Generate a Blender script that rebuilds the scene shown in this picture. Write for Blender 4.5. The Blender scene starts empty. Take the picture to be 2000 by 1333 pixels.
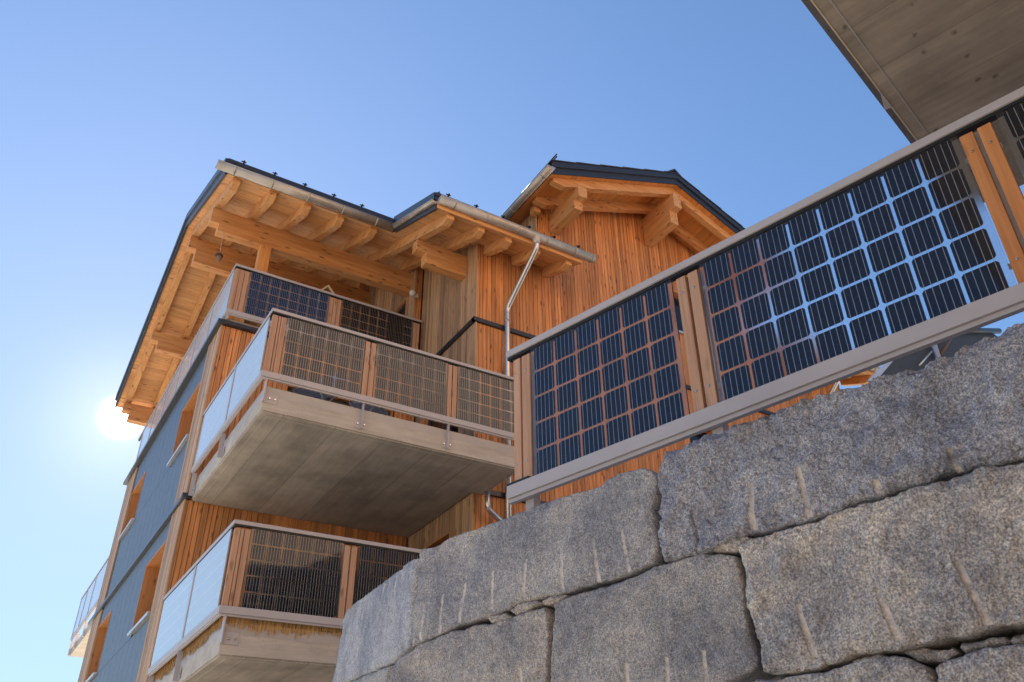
import bpy, bmesh, math, random
import numpy as np
from mathutils import Vector, Matrix
random.seed(7); RNG = np.random.RandomState(11)
scene = bpy.context.scene
COL = scene.collection

# ------------------------------------------------------------------ camera
PSI, TH, RO = -0.623653, 0.568461, -0.051615
fw = np.array([-math.sin(PSI)*math.cos(TH), math.cos(PSI)*math.cos(TH), math.sin(TH)])
rt = np.array([math.cos(PSI), math.sin(PSI), 0.0]); up = np.cross(rt, fw)
r2 = math.cos(RO)*rt + math.sin(RO)*up; u2 = -math.sin(RO)*rt + math.cos(RO)*up
cam_d = bpy.data.cameras.new("camera"); cam = bpy.data.objects.new("camera", cam_d); COL.objects.link(cam)
cam.matrix_world = Matrix(((r2[0], u2[0], -fw[0], 0), (r2[1], u2[1], -fw[1], 0), (r2[2], u2[2], -fw[2], 0), (0, 0, 0, 1)))
cam_d.sensor_width = 36.0; cam_d.sensor_fit = 'HORIZONTAL'
cam_d.lens = 1659.597/2000*36
cam_d.shift_x = -109.39/2000; cam_d.shift_y = -7.37/2000
cam_d.clip_start = 0.05; cam_d.clip_end = 3000
scene.camera = cam

# ------------------------------------------------------------------ light
SUN_EL, SUN_AZ = math.radians(25.2), math.radians(85.27)      # azimuth from +X, counter-clockwise
sd = Vector((math.cos(SUN_EL)*math.cos(SUN_AZ), math.cos(SUN_EL)*math.sin(SUN_AZ), math.sin(SUN_EL)))
sl = bpy.data.lights.new("sun", 'SUN'); sl.energy = 5.0; sl.angle = math.radians(0.5); sl.color = (1.0, 0.93, 0.82)
so = bpy.data.objects.new("sun", sl); COL.objects.link(so)
so.rotation_euler = sd.to_track_quat('Z', 'Y').to_euler(); so.location = (0, 0, 40)
world = bpy.data.worlds.new("World"); scene.world = world; world.use_nodes = True
nt = world.node_tree; bg = nt.nodes['Background']
sky = nt.nodes.new('ShaderNodeTexSky'); sky.sky_type = 'NISHITA'; sky.sun_disc = False
sky.sun_elevation = SUN_EL; sky.sun_rotation = math.pi/2 - SUN_AZ
sky.air_density = 1.0; sky.dust_density = 0.12; sky.ozone_density = 3.2; sky.altitude = 700
SKY_STRENGTH = 0.062
bg.inputs['Strength'].default_value = SKY_STRENGTH
# the bright patch of sky round the sun
tc = nt.nodes.new('ShaderNodeTexCoord')
dot = nt.nodes.new('ShaderNodeVectorMath'); dot.operation = 'DOT_PRODUCT'; dot.inputs[1].default_value = sd
nt.links.new(tc.outputs['Generated'], dot.inputs[0])
def wm(op, a, b=None):
    n = nt.nodes.new('ShaderNodeMath'); n.operation = op
    for i, v in enumerate((a, b)):
        if v is None: continue
        if isinstance(v, (int, float)): n.inputs[i].default_value = v
        else: nt.links.new(v, n.inputs[i])
    return n.outputs[0]
omd = wm('SUBTRACT', 1.0, dot.outputs['Value'])
core = wm('MULTIPLY', wm('EXPONENT', wm('MULTIPLY', omd, -1/0.00005)), 260.0)
halo = wm('MULTIPLY', wm('EXPONENT', wm('MULTIPLY', omd, -1/0.0020)), 1.3)
wide = wm('MULTIPLY', wm('EXPONENT', wm('MULTIPLY', omd, -1/0.12)), 0.8)
glow = wm('ADD', wm('ADD', core, halo), wide)
gc = nt.nodes.new('ShaderNodeVectorMath'); gc.operation = 'SCALE'; gc.inputs[0].default_value = (1.0, 0.86, 0.80)
nt.links.new(glow, gc.inputs['Scale'])
addc = nt.nodes.new('ShaderNodeVectorMath'); addc.operation = 'ADD'
tint = nt.nodes.new('ShaderNodeVectorMath'); tint.operation = 'MULTIPLY'; tint.inputs[1].default_value = (0.885, 0.965, 1.0)
lum = nt.nodes.new('ShaderNodeVectorMath'); lum.operation = 'DOT_PRODUCT'; lum.inputs[1].default_value = (0.25, 0.6, 0.15)
nt.links.new(sky.outputs[0], lum.inputs[0])
soft = nt.nodes.new('ShaderNodeVectorMath'); soft.operation = 'SCALE'; nt.links.new(sky.outputs[0], soft.inputs[0])
nt.links.new(wm('DIVIDE', 1.62, wm('ADD', 1.0, wm('MULTIPLY', lum.outputs['Value'], 0.27))), soft.inputs['Scale'])
nt.links.new(soft.outputs[0], tint.inputs[0]); nt.links.new(tint.outputs[0], addc.inputs[0]); nt.links.new(gc.outputs[0], addc.inputs[1])
nt.links.new(addc.outputs[0], bg.inputs['Color'])
scene.view_settings.view_transform = 'Standard'; scene.view_settings.look = 'None'
scene.view_settings.exposure = 1.74; scene.view_settings.gamma = 1.0

# ------------------------------------------------------------------ materials
def new_mat(name):
    m = bpy.data.materials.new(name); m.use_nodes = True
    t = m.node_tree; b = t.nodes['Principled BSDF']
    return m, t, b
def N(t, kind, **kw):
    n = t.nodes.new(kind)
    for k, v in kw.items():
        if hasattr(n, k): setattr(n, k, v)
        else: n.inputs[k.replace('_', ' ')].default_value = v
    return n
def L(t, a, b): t.links.new(a, b)
def ramp(t, fac, stops):
    r = t.nodes.new('ShaderNodeValToRGB'); L(t, fac, r.inputs[0])
    e = r.color_ramp.elements
    while len(e) < len(stops): e.new(0.5)
    for i, (p, c) in enumerate(stops):
        e[i].position = p; e[i].color = (*c, 1) if len(c) == 3 else c
    return r.outputs[0]
def mixc(t, fac, a, b, mode='MIX'):
    n = t.nodes.new('ShaderNodeMix'); n.data_type = 'RGBA'; n.blend_type = mode
    for sock, v in ((n.inputs[0], fac), (n.inputs[6], a), (n.inputs[7], b)):
        if isinstance(v, (int, float)): sock.default_value = v
        elif isinstance(v, tuple): sock.default_value = (*v, 1)
        else: L(t, v, sock)
    return n.outputs[2]
def mth(t, op, a, b=None, clamp=False):
    n = t.nodes.new('ShaderNodeMath'); n.operation = op; n.use_clamp = clamp
    for i, v in enumerate((a, b)):
        if v is None: continue
        if isinstance(v, (int, float)): n.inputs[i].default_value = v
        else: L(t, v, n.inputs[i])
    return n.outputs[0]
def bump(t, b, h, strength=0.3, dist=0.01):
    n = t.nodes.new('ShaderNodeBump'); n.inputs['Strength'].default_value = strength; n.inputs['Distance'].default_value = dist
    L(t, h, n.inputs['Height']); L(t, n.outputs[0], b.inputs['Normal'])

def wood(name, axis, dark, light, rough=0.6, vary=0.35, knots=0.5, fine=1.0, grey=0.0, island=True):
    m, t, b = new_mat(name)
    tc = N(t, 'ShaderNodeTexCoord'); geo = N(t, 'ShaderNodeNewGeometry')
    rnd = geo.outputs['Random Per Island']
    off = N(t, 'ShaderNodeCombineXYZ')
    for i, k in enumerate((37.0, 53.0, 71.0)): L(t, mth(t, 'MULTIPLY', rnd, k if island else 0.0), off.inputs[i])
    add = N(t, 'ShaderNodeVectorMath'); add.operation = 'ADD'; L(t, tc.outputs['Object'], add.inputs[0]); L(t, off.outputs[0], add.inputs[1])
    sc = [22.0*fine]*3; sc['xyz'.index(axis)] = 0.9
    mp = N(t, 'ShaderNodeMapping'); mp.inputs['Scale'].default_value = sc; L(t, add.outputs[0], mp.inputs[0])
    n1 = N(t, 'ShaderNodeTexNoise', Scale=1.0, Detail=6.0, Roughness=0.6, Distortion=0.6); L(t, mp.outputs[0], n1.inputs['Vector'])
    sc2 = [90.0*fine]*3; sc2['xyz'.index(axis)] = 2.5
    mp2 = N(t, 'ShaderNodeMapping'); mp2.inputs['Scale'].default_value = sc2; L(t, add.outputs[0], mp2.inputs[0])
    n2 = N(t, 'ShaderNodeTexNoise', Scale=1.0, Detail=4.0, Roughness=0.7); L(t, mp2.outputs[0], n2.inputs['Vector'])
    g = mth(t, 'ADD', mth(t, 'MULTIPLY', n1.outputs[0], 0.65), mth(t, 'MULTIPLY', n2.outputs[0], 0.35))
    col = ramp(t, g, [(0.33, dark), (0.66, light)])
    sc3 = [9.0]*3; sc3['xyz'.index(axis)] = 3.0
    mp3 = N(t, 'ShaderNodeMapping'); mp3.inputs['Scale'].default_value = sc3; L(t, add.outputs[0], mp3.inputs[0])
    v = N(t, 'ShaderNodeTexVoronoi', Scale=1.0); L(t, mp3.outputs[0], v.inputs['Vector'])
    kn = ramp(t, v.outputs['Distance'], [(0.08, (1, 1, 1)), (0.22, (0, 0, 0))])
    kd = tuple(c*0.35 for c in dark)
    col = mixc(t, mth(t, 'MULTIPLY', kn, knots), col, kd)
    # board to board difference
    val = ramp(t, rnd, [(0.0, (1-vary,)*3), (0.5, (1.0, 1.0, 1.0)), (1.0, (1+vary*0.7, 1+vary*0.6, 1+vary*0.45))])
    col = mixc(t, 1.0, col, val, 'MULTIPLY')
    if grey:
        n4 = N(t, 'ShaderNodeTexNoise', Scale=1.3, Detail=3.0); L(t, tc.outputs['Object'], n4.inputs['Vector'])
        wf = mth(t, 'MULTIPLY', ramp(t, n4.outputs[0], [(0.35, (0.5, 0.5, 0.5)), (0.65, (1, 1, 1))]), grey)
        col = mixc(t, wf, col, (0.36, 0.31, 0.25))
    L(t, col, b.inputs['Base Color']); b.inputs['Roughness'].default_value = rough
    bump(t, b, g, 0.35, 0.004)
    return m
WOOD = {}
WOOD['clad'] = wood('larch_cladding', 'z', (0.34, 0.120, 0.037), (0.78, 0.345, 0.125), vary=0.30, knots=0.75)
WOOD['clad_pale'] = wood('weathered_larch_cladding', 'z', (0.30, 0.165, 0.08), (0.66, 0.42, 0.245), vary=0.42, knots=0.7, grey=0.15)
WOOD['beam_x'] = wood('spruce_beam_along_eave', 'x', (0.52, 0.205, 0.065), (0.80, 0.42, 0.165), vary=0.10, knots=0.85, fine=0.6)
WOOD['beam_y'] = wood('spruce_rafter', 'y', (0.52, 0.215, 0.070), (0.80, 0.44, 0.18), vary=0.14, knots=0.85, fine=0.6)
WOOD['beam_z'] = wood('spruce_post', 'z', (0.52, 0.20, 0.055), (0.78, 0.38, 0.13), vary=0.10, knots=0.4, fine=0.6)
WOOD['soff_x'] = wood('spruce_soffit_boards', 'x', (0.52, 0.24, 0.090), (0.80, 0.47, 0.21), vary=0.16, knots=0.75, fine=0.7)
WOOD['soff_y'] = wood('spruce_soffit_boards_gable', 'y', (0.54, 0.19, 0.04), (0.80, 0.35, 0.09), vary=0.16, knots=0.6, fine=0.7)
WOOD['slat'] = wood('larch_slat', 'z', (0.36, 0.190, 0.110), (0.62, 0.38, 0.245), vary=0.15, knots=0.6, fine=1.5)
WOOD['slat_warm'] = wood('warm_larch_slat', 'z', (0.42, 0.15, 0.045), (0.66, 0.29, 0.10), vary=0.10, knots=0.7, fine=1.5)

def metal(name, col, rough, metallic=0.0, noise=0.06, spots=0.0, bumpy=0.0, coat=0.0):
    m, t, b = new_mat(name)
    tc = N(t, 'ShaderNodeTexCoord')
    n = N(t, 'ShaderNodeTexNoise', Scale=3.0, Detail=5.0, Roughness=0.6); L(t, tc.outputs['Object'], n.inputs['Vector'])
    lo = tuple(c*(1-noise*2) for c in col); hi = tuple(min(1, c*(1+noise*2)) for c in col)
    c = ramp(t, n.outputs[0], [(0.3, lo), (0.7, hi)])
    if spots:
        n3 = N(t, 'ShaderNodeTexNoise', Scale=40.0, Detail=2.0); L(t, tc.outputs['Object'], n3.inputs['Vector'])
        c = mixc(t, mth(t, 'MULTIPLY', ramp(t, n3.outputs[0], [(0.52, (0, 0, 0)), (0.7, (1, 1, 1))]), spots), c, tuple(x*0.6 for x in col))
    L(t, c, b.inputs['Base Color'])
    b.inputs['Metallic'].default_value = metallic
    n2 = N(t, 'ShaderNodeTexNoise', Scale=9.0, Detail=4.0); L(t, tc.outputs['Object'], n2.inputs['Vector'])
    r = ramp(t, n2.outputs[0], [(0.3, (rough*0.93,)*3), (0.7, (min(1, rough*1.08),)*3)]); L(t, r, b.inputs['Roughness'])
    if coat: b.inputs['Coat Weight'].default_value = coat
    if bumpy: bump(t, b, n2.outputs[0], bumpy, 0.01)
    return m
M_RAIL = metal('grey_powder_coat', (0.44, 0.415, 0.43), 0.42, noise=0.03)
M_DARK = metal('anthracite_flashing', (0.028, 0.032, 0.042), 0.35)
M_ZINC = metal('weathered_zinc', (0.46, 0.42, 0.38), 0.45, metallic=0.55, noise=0.10, spots=0.35)
M_BLUEPAN = metal('blue_grey_facade_panel', (0.085, 0.112, 0.152), 0.45, noise=0.02)
M_PIPE = metal('galvanised_pipe', (0.58, 0.56, 0.54), 0.28, metallic=0.9, noise=0.08, spots=0.15)
M_BOLT = metal('stainless_bolt', (0.6, 0.6, 0.6), 0.25, metallic=1.0)
M_EDGE = metal('slate_grey_profile', (0.13, 0.125, 0.14), 0.45)
M_UPST = metal('grey_upstand_sheet', (0.43, 0.405, 0.39), 0.45, noise=0.04)
M_SILL = metal('pale_aluminium', (0.55, 0.58, 0.62), 0.3, metallic=0.4)
M_TILE = metal('dark_roof_tile', (0.045, 0.042, 0.045), 0.6, noise=0.2, bumpy=0.2)
M_RUBBER = metal('black_rubber', (0.012, 0.012, 0.015), 0.5)
M_WHITE = metal('white_enamel', (0.72, 0.70, 0.66), 0.35)
M_DUSK = metal('dark_blue_canvas', (0.035, 0.045, 0.065), 0.7)
M_BROWN = metal('brown_strut', (0.10, 0.045, 0.02), 0.5)
M_CREAM = metal('cream_paint', (0.62, 0.52, 0.36), 0.5)

def concrete(name, col, line_dir=None, pitch=0.5, dirty=0.4, rough=0.8, pores=0.5, plank=False):
    m, t, b = new_mat(name)
    tc = N(t, 'ShaderNodeTexCoord')
    n = N(t, 'ShaderNodeTexNoise', Scale=1.6, Detail=7.0, Roughness=0.62); L(t, tc.outputs['Object'], n.inputs['Vector'])
    c = ramp(t, n.outputs[0], [(0.30, tuple(x*(1-dirty*0.55) for x in col)), (0.70, tuple(min(1, x*(1+dirty*0.35)) for x in col))])
    # plywood-like streaks
    mp = N(t, 'ShaderNodeMapping')
    if line_dir is not None:
        ang = math.atan2(line_dir[1], line_dir[0]); mp.inputs['Rotation'].default_value = (0, 0, -ang)
    mp0 = mp
    L(t, tc.outputs['Object'], mp.inputs[0])
    st = N(t, 'ShaderNodeMapping'); st.inputs['Scale'].default_value = (1.1, 11.0, 11.0); L(t, mp.outputs[0], st.inputs[0])
    n2 = N(t, 'ShaderNodeTexNoise', Scale=1.0, Detail=6.0, Roughness=0.65, Distortion=0.4); L(t, st.outputs[0], n2.inputs['Vector'])
    c = mixc(t, 0.75, c, mixc(t, 1.0, c, ramp(t, n2.outputs[0], [(0.3, (0.78, 0.76, 0.75)), (0.62, (1.12, 1.12, 1.10))]), 'MULTIPLY'))
    # pores and knots
    v = N(t, 'ShaderNodeTexVoronoi', Scale=3.3 if plank else 26.0); L(t, tc.outputs['Object'], v.inputs['Vector'])
    if plank:
        v.voronoi_dimensions = '2D'
        nk = N(t, 'ShaderNodeTexNoise', Scale=30.0, Detail=3.0); L(t, tc.outputs['Object'], nk.inputs['Vector'])
        dd = mth(t, 'ADD', v.outputs['Distance'], mth(t, 'MULTIPLY', mth(t, 'SUBTRACT', nk.outputs[0], 0.5), 0.16))
        kn = ramp(t, dd, [(0.02, (1, 1, 1)), (0.075, (0, 0, 0))])
    else:
        nk = N(t, 'ShaderNodeTexNoise', Scale=2.0, Detail=2.0); L(t, tc.outputs['Object'], nk.inputs['Vector'])
        kn = mixc(t, 1.0, ramp(t, v.outputs['Distance'], [(0.08, (1, 1, 1)), (0.16, (0, 0, 0))]), ramp(t, nk.outputs[0], [(0.5, (0, 0, 0)), (0.6, (1, 1, 1))]), 'MULTIPLY')
    c = mixc(t, mth(t, 'MULTIPLY', kn, pores), c, tuple(x*0.3 for x in col))
    if line_dir is not None:
        sep = N(t, 'ShaderNodeSeparateXYZ'); L(t, mp0.outputs[0], sep.inputs[0])
        fr = mth(t, 'FRACT', mth(t, 'DIVIDE', mth(t, 'ADD', sep.outputs[1], 50.0), pitch))
        ln = mth(t, 'LESS_THAN', fr, 0.010/pitch)
        c = mixc(t, mth(t, 'MULTIPLY', ln, 0.3 if plank else 0.55), c, tuple(x*0.35 for x in col))
        fl = mth(t, 'FLOOR', mth(t, 'DIVIDE', mth(t, 'ADD', sep.outputs[1], 50.0), pitch))
        wn = N(t, 'ShaderNodeTexWhiteNoise'); wn.noise_dimensions = '1D'; L(t, fl, wn.inputs['W'])
        c = mixc(t, 0.35, c, mixc(t, 1.0, c, ramp(t, wn.outputs[0], [(0, (0.7, 0.7, 0.7)), (1, (1.3, 1.3, 1.3))]), 'MULTIPLY'))
    L(t, c, b.inputs['Base Color']); b.inputs['Roughness'].default_value = rough
    bump(t, b, mth(t, 'ADD', n2.outputs[0], mth(t, 'MULTIPLY', n.outputs[0], 0.7)), 0.25, 0.01)
    return m
M_CONC = concrete('balcony_concrete', (0.42, 0.38, 0.33), (0, 1), 0.66, dirty=0.55)
M_CONCE = concrete('pale_concrete_edge', (0.50, 0.455, 0.40), None, dirty=0.3, pores=0.8)

def glassmat():
    m, t, b = new_mat('panel_glass'); t.nodes.remove(b)
    out = t.nodes['Material Output']
    tr = N(t, 'ShaderNodeBsdfRefraction'); tr.inputs[0].default_value = (0.93, 0.95, 0.97, 1); tr.inputs['Roughness'].default_value = 0.16; tr.inputs['IOR'].default_value = 1.5   # slightly diffusing laminate
    gl = N(t, 'ShaderNodeBsdfGlossy'); gl.inputs['Roughness'].default_value = 0.025
    df = N(t, 'ShaderNodeBsdfTranslucent'); df.inputs[0].default_value = (0.62, 0.64, 0.68, 1)
    df2 = N(t, 'ShaderNodeBsdfDiffuse'); df2.inputs[0].default_value = (0.58, 0.60, 0.64, 1)
    fr = N(t, 'ShaderNodeFresnel', IOR=1.5); ge = N(t, 'ShaderNodeNewGeometry')
    L(t, mth(t, 'SUBTRACT', 1.5, mth(t, 'MULTIPLY', ge.outputs['Backfacing'], 1.5-1/1.5)), fr.inputs['IOR'])   # same reflectance on both faces of the thin pane
    m0 = N(t, 'ShaderNodeMixShader'); m0.inputs[0].default_value = 0.5; L(t, df.outputs[0], m0.inputs[1]); L(t, df2.outputs[0], m0.inputs[2])
    m1 = N(t, 'ShaderNodeMixShader'); m1.inputs[0].default_value = 0.045; L(t, tr.outputs[0], m1.inputs[1]); L(t, m0.outputs[0], m1.inputs[2])
    m2 = N(t, 'ShaderNodeMixShader'); L(t, fr.outputs[0], m2.inputs[0]); L(t, m1.outputs[0], m2.inputs[1]); L(t, gl.outputs[0], m2.inputs[2])
    L(t, m2.outputs[0], out.inputs['Surface'])
    return m
M_GLASS = glassmat()
def cellmat():
    m, t, b = new_mat('solar_cell')
    tc = N(t, 'ShaderNodeTexCoord'); n = N(t, 'ShaderNodeTexNoise', Scale=4.0, Detail=3.0); L(t, tc.outputs['Object'], n.inputs['Vector'])
    c = ramp(t, n.outputs[0], [(0.3, (0.003, 0.004, 0.009)), (0.7, (0.005, 0.007, 0.016))])
    L(t, c, b.inputs['Base Color']); b.inputs['Roughness'].default_value = 0.12; b.inputs['IOR'].default_value = 1.27
    b.inputs['Specular Tint'].default_value = (0.15, 0.36, 1.0, 1)
    return m
M_CELL = cellmat()
M_BUS = metal('silver_busbar', (0.62, 0.64, 0.68), 0.35, metallic=0.6, noise=0.0)
def sheen_glass(name, col):
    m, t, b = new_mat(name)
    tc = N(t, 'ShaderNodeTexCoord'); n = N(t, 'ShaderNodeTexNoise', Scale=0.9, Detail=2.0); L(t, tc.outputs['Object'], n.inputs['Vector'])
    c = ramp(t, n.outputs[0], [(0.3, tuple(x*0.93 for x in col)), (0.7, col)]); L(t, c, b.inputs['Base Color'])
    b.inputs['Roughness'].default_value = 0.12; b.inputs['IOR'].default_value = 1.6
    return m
M_SHEEN = sheen_glass('sky_sheen_glass', (0.44, 0.54, 0.62)); M_SHEENL = sheen_glass('sky_sheen_gap_line', (0.68, 0.76, 0.84))  # pale blue paints in the sky's grazing reflection; lines are cell gaps
def winglass():
    m, t, b = new_mat('window_glass')
    b.inputs['Base Color'].default_value = (0.012, 0.015, 0.018, 1); b.inputs['Roughness'].default_value = 0.03
    tc = N(t, 'ShaderNodeTexCoord'); n = N(t, 'ShaderNodeTexNoise', Scale=0.8); L(t, tc.outputs['Object'], n.inputs['Vector']); bump(t, b, n.outputs[0], 0.05, 0.05)
    return m
M_WIN = winglass()

def granite():
    m, t, b = new_mat('granite')
    tc = N(t, 'ShaderNodeTexCoord'); oi = N(t, 'ShaderNodeObjectInfo')
    at = N(t, 'ShaderNodeAttribute'); at.attribute_name = 'drill'
    def noise(s, d=4.0, r=0.6, vec=None):
        n = N(t, 'ShaderNodeTexNoise', Scale=s, Detail=d, Roughness=r)
        if s > 50: L(t, mth(t, 'MULTIPLY', oi.outputs['Alpha'], s), n.inputs['Scale'])
        L(t, vec if vec is not None else tc.outputs['Object'], n.inputs['Vector']); return n.outputs[0]
    big = noise(2.2, 6.0, 0.65); mid = noise(17.0, 5.0, 0.65); fin = noise(170.0, 2.0, 0.7); fin2 = noise(80.0, 3.0, 0.7)
    base = mixc(t, ramp(t, big, [(0.38, (0, 0, 0)), (0.62, (1, 1, 1))]), (0.225, 0.235, 0.262), (0.42, 0.41, 0.398))
    base = mixc(t, 1.0, base, oi.outputs['Color'], 'MULTIPLY')
    base = mixc(t, 1.0, base, ramp(t, mid, [(0.32, (0.78, 0.79, 0.81)), (0.66, (1.2, 1.19, 1.17))]), 'MULTIPLY')
    sp = ramp(t, fin, [(0.36, (0.5, 0.5, 0.53)), (0.50, (1, 1, 1)), (0.64, (1.6, 1.56, 1.5))])
    base = mixc(t, 0.9, base, mixc(t, 1.0, base, sp, 'MULTIPLY'))
    sp2 = ramp(t, fin2, [(0.38, (0.6, 0.6, 0.63)), (0.64, (1.5, 1.45, 1.38))])
    base = mixc(t, 0.6, base, mixc(t, 1.0, base, sp2, 'MULTIPLY'))
    v = noise(7.0, 8.0, 0.82)
    base = mixc(t, mth(t, 'MULTIPLY', ramp(t, v, [(0.60, (0, 0, 0)), (0.68, (1, 1, 1))]), 0.6), base, (0.46, 0.43, 0.40))
    ru = noise(3.7, 5.0, 0.7)
    base = mixc(t, mth(t, 'MULTIPLY', ramp(t, ru, [(0.56, (0, 0, 0)), (0.72, (1, 1, 1))]), 0.22), base, (0.34, 0.26, 0.18))
    base = mixc(t, at.outputs['Fac'], base, mixc(t, fin, (0.60, 0.54, 0.49), (0.84, 0.77, 0.70)))
    L(t, base, b.inputs['Base Color']); b.inputs['Roughness'].default_value = 0.72
    h = mth(t, 'ADD', mth(t, 'MULTIPLY', fin2, 0.6), mth(t, 'ADD', mth(t, 'MULTIPLY', mid, 1.2), mth(t, 'MULTIPLY', fin, 0.4)))
    bump(t, b, h, 1.0, 0.010)
    return m
M_GRAN = granite()
def groundmat(name, a, c_, scale):
    m, t, b = new_mat(name)
    tc = N(t, 'ShaderNodeTexCoord'); n = N(t, 'ShaderNodeTexNoise', Scale=scale, Detail=8.0, Roughness=0.65); L(t, tc.outputs['Object'], n.inputs['Vector'])
    n2 = N(t, 'ShaderNodeTexNoise', Scale=scale*60, Detail=3.0); L(t, tc.outputs['Object'], n2.inputs['Vector'])
    c = mixc(t, 0.3, ramp(t, n.outputs[0], [(0.35, a), (0.65, c_)]), ramp(t, n2.outputs[0], [(0.3, a), (0.7, c_)]))
    L(t, c, b.inputs['Base Color']); b.inputs['Roughness'].default_value = 0.9; bump(t, b, n2.outputs[0], 0.4, 0.02)
    return m
M_GROUND = groundmat('pale_gravel', (0.42, 0.37, 0.30), (0.56, 0.50, 0.42), 0.25)
M_TERR = groundmat('terrace_gravel', (0.30, 0.28, 0.25), (0.42, 0.40, 0.36), 0.6)
M_PLASTER = groundmat('pale_render', (0.68, 0.64, 0.56), (0.74, 0.70, 0.62), 0.5)
M_REED = wood('dry_reed', 'z', (0.40, 0.22, 0.075), (0.66, 0.42, 0.17), vary=0.45, knots=0.0, fine=2.0)
M_ACORN = metal('brown_felt', (0.075, 0.045, 0.035), 0.9, noise=0.2, bumpy=0.5)
M_ACORN2 = metal('tan_nut_shell', (0.20, 0.125, 0.075), 0.7, noise=0.15, bumpy=0.3)

# ------------------------------------------------------------------ mesh builder
class MB:
    def __init__(s): s.v = []; s.f = []; s.m = []; s.sm = []
    def poly(s, pts, mi=0, smooth=False):
        b = len(s.v); s.v += [tuple(map(float, p)) for p in pts]; s.f.append(tuple(range(b, b+len(pts)))); s.m.append(mi); s.sm.append(smooth)
    def hexa(s, p, mi=0):      # p: 4 bottom (ccw), 4 top
        b = len(s.v); s.v += [tuple(map(float, q)) for q in p]
        for f in ((3, 2, 1, 0), (4, 5, 6, 7), (0, 1, 5, 4), (1, 2, 6, 5), (2, 3, 7, 6), (3, 0, 4, 7)):
            s.f.append(tuple(b+i for i in f)); s.m.append(mi); s.sm.append(False)
    def box(s, x0, x1, y0, y1, z0, z1, mi=0):
        s.hexa([(x0, y0, z0), (x1, y0, z0), (x1, y1, z0), (x0, y1, z0), (x0, y0, z1), (x1, y0, z1), (x1, y1, z1), (x0, y1, z1)], mi)
    def fbox(s, F, a0, a1, n0, n1, z0, z1, mi=0):   # frame box: along, outward normal, z
        P = F.p
        s.hexa([P(a0, n0, z0), P(a1, n0, z0), P(a1, n1, z0), P(a0, n1, z0), P(a0, n0, z1), P(a1, n0, z1), P(a1, n1, z1), P(a0, n1, z1)], mi)
    def prism(s, pts, d, mi=0):     # polygon pts extruded by vector d
        n = len(pts); b = len(s.v); s.v += [tuple(map(float, p)) for p in pts] + [tuple(float(p[i]+d[i]) for i in range(3)) for p in pts]
        s.f.append(tuple(range(b+n-1, b-1, -1))); s.f.append(tuple(range(b+n, b+2*n))); s.m += [mi, mi]; s.sm += [False, False]
        for i in range(n):
            j = (i+1) % n; s.f.append((b+i, b+j, b+n+j, b+n+i)); s.m.append(mi); s.sm.append(False)
    def tube(s, path, r, seg=14, mi=0, a0=0.0, a1=2*math.pi, upv=(0, 0, 1), cap=True):
        closed = abs(a1-a0-2*math.pi) < 1e-6; n = seg if closed else seg+1
        b = len(s.v); path = [Vector(p) for p in path]; rr = r if isinstance(r, (list, tuple)) else [r]*len(path)
        for i, p in enumerate(path):
            d = (path[min(i+1, len(path)-1)]-path[max(i-1, 0)]).normalized()
            u = Vector(upv); 
            if abs(u.dot(d)) > 0.95: u = Vector((0, 1, 0.01))
            x = d.cross(u).normalized(); y = x.cross(d).normalized()
            for k in range(n):
                a = a0+(a1-a0)*k/seg; q = p+x*math.cos(a)*rr[i]+y*math.sin(a)*rr[i]; s.v.append(tuple(q))
        for i in range(len(path)-1):
            for k in range(seg):
                k2 = (k+1) % n if closed else k+1
                s.f.append((b+i*n+k, b+i*n+k2, b+(i+1)*n+k2, b+(i+1)*n+k)); s.m.append(mi); s.sm.append(True)
        if cap:
            s.f.append(tuple(b+k for k in range(n))[::-1]); s.f.append(tuple(b+(len(path)-1)*n+k for k in range(n))); s.m += [mi, mi]; s.sm += [False, False]
    def lathe(s, c, prof, seg=20, mi=0):
        b = len(s.v)
        for r, z in prof:
            for k in range(seg): a = 2*math.pi*k/seg; s.v.append((c[0]+r*math.cos(a), c[1]+r*math.sin(a), c[2]+z))
        for i in range(len(prof)-1):
            for k in range(seg): s.f.append((b+i*seg+k, b+i*seg+(k+1) % seg, b+(i+1)*seg+(k+1) % seg, b+(i+1)*seg+k)); s.m.append(mi); s.sm.append(True)
        s.f.append(tuple(b+k for k in range(seg))[::-1]); s.f.append(tuple(b+(len(prof)-1)*seg+k for k in range(seg))); s.m += [mi, mi]; s.sm += [False, False]
    def build(s, name, mats, parent=None, bevel=0.0):
        me = bpy.data.meshes.new(name); me.from_pydata(s.v, [], s.f)
        for m in (mats if isinstance(mats, (list, tuple)) else [mats]): me.materials.append(m)
        me.polygons.foreach_set('material_index', s.m); me.polygons.foreach_set('use_smooth', s.sm)
        bm = bmesh.new(); bm.from_mesh(me); bmesh.ops.recalc_face_normals(bm, faces=bm.faces); bm.to_mesh(me); bm.free(); me.update()
        o = bpy.data.objects.new(name, me); COL.objects.link(o)
        if parent is not None:
            o.parent = parent
            if parent.type == 'EMPTY': o.matrix_parent_inverse = Matrix.Translation(-parent.location)
        if bevel:
            bv = o.modifiers.new('bevel', 'BEVEL'); bv.width = bevel; bv.segments = 2; bv.limit_method = 'ANGLE'; bv.angle_limit = math.radians(50)
        return o
def thing(name, label, cat, loc, group=None):
    o = bpy.data.objects.new(name, None); COL.objects.link(o); o.location = loc; o.empty_display_size = 0.3
    o['label'] = label; o['category'] = cat
    if group: o['group'] = group
    return o
def tag(o, label, cat, group=None):
    o['label'] = label; o['category'] = cat
    if group: o['group'] = group
    return o
def struct(o): o['kind'] = 'structure'; return o
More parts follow.
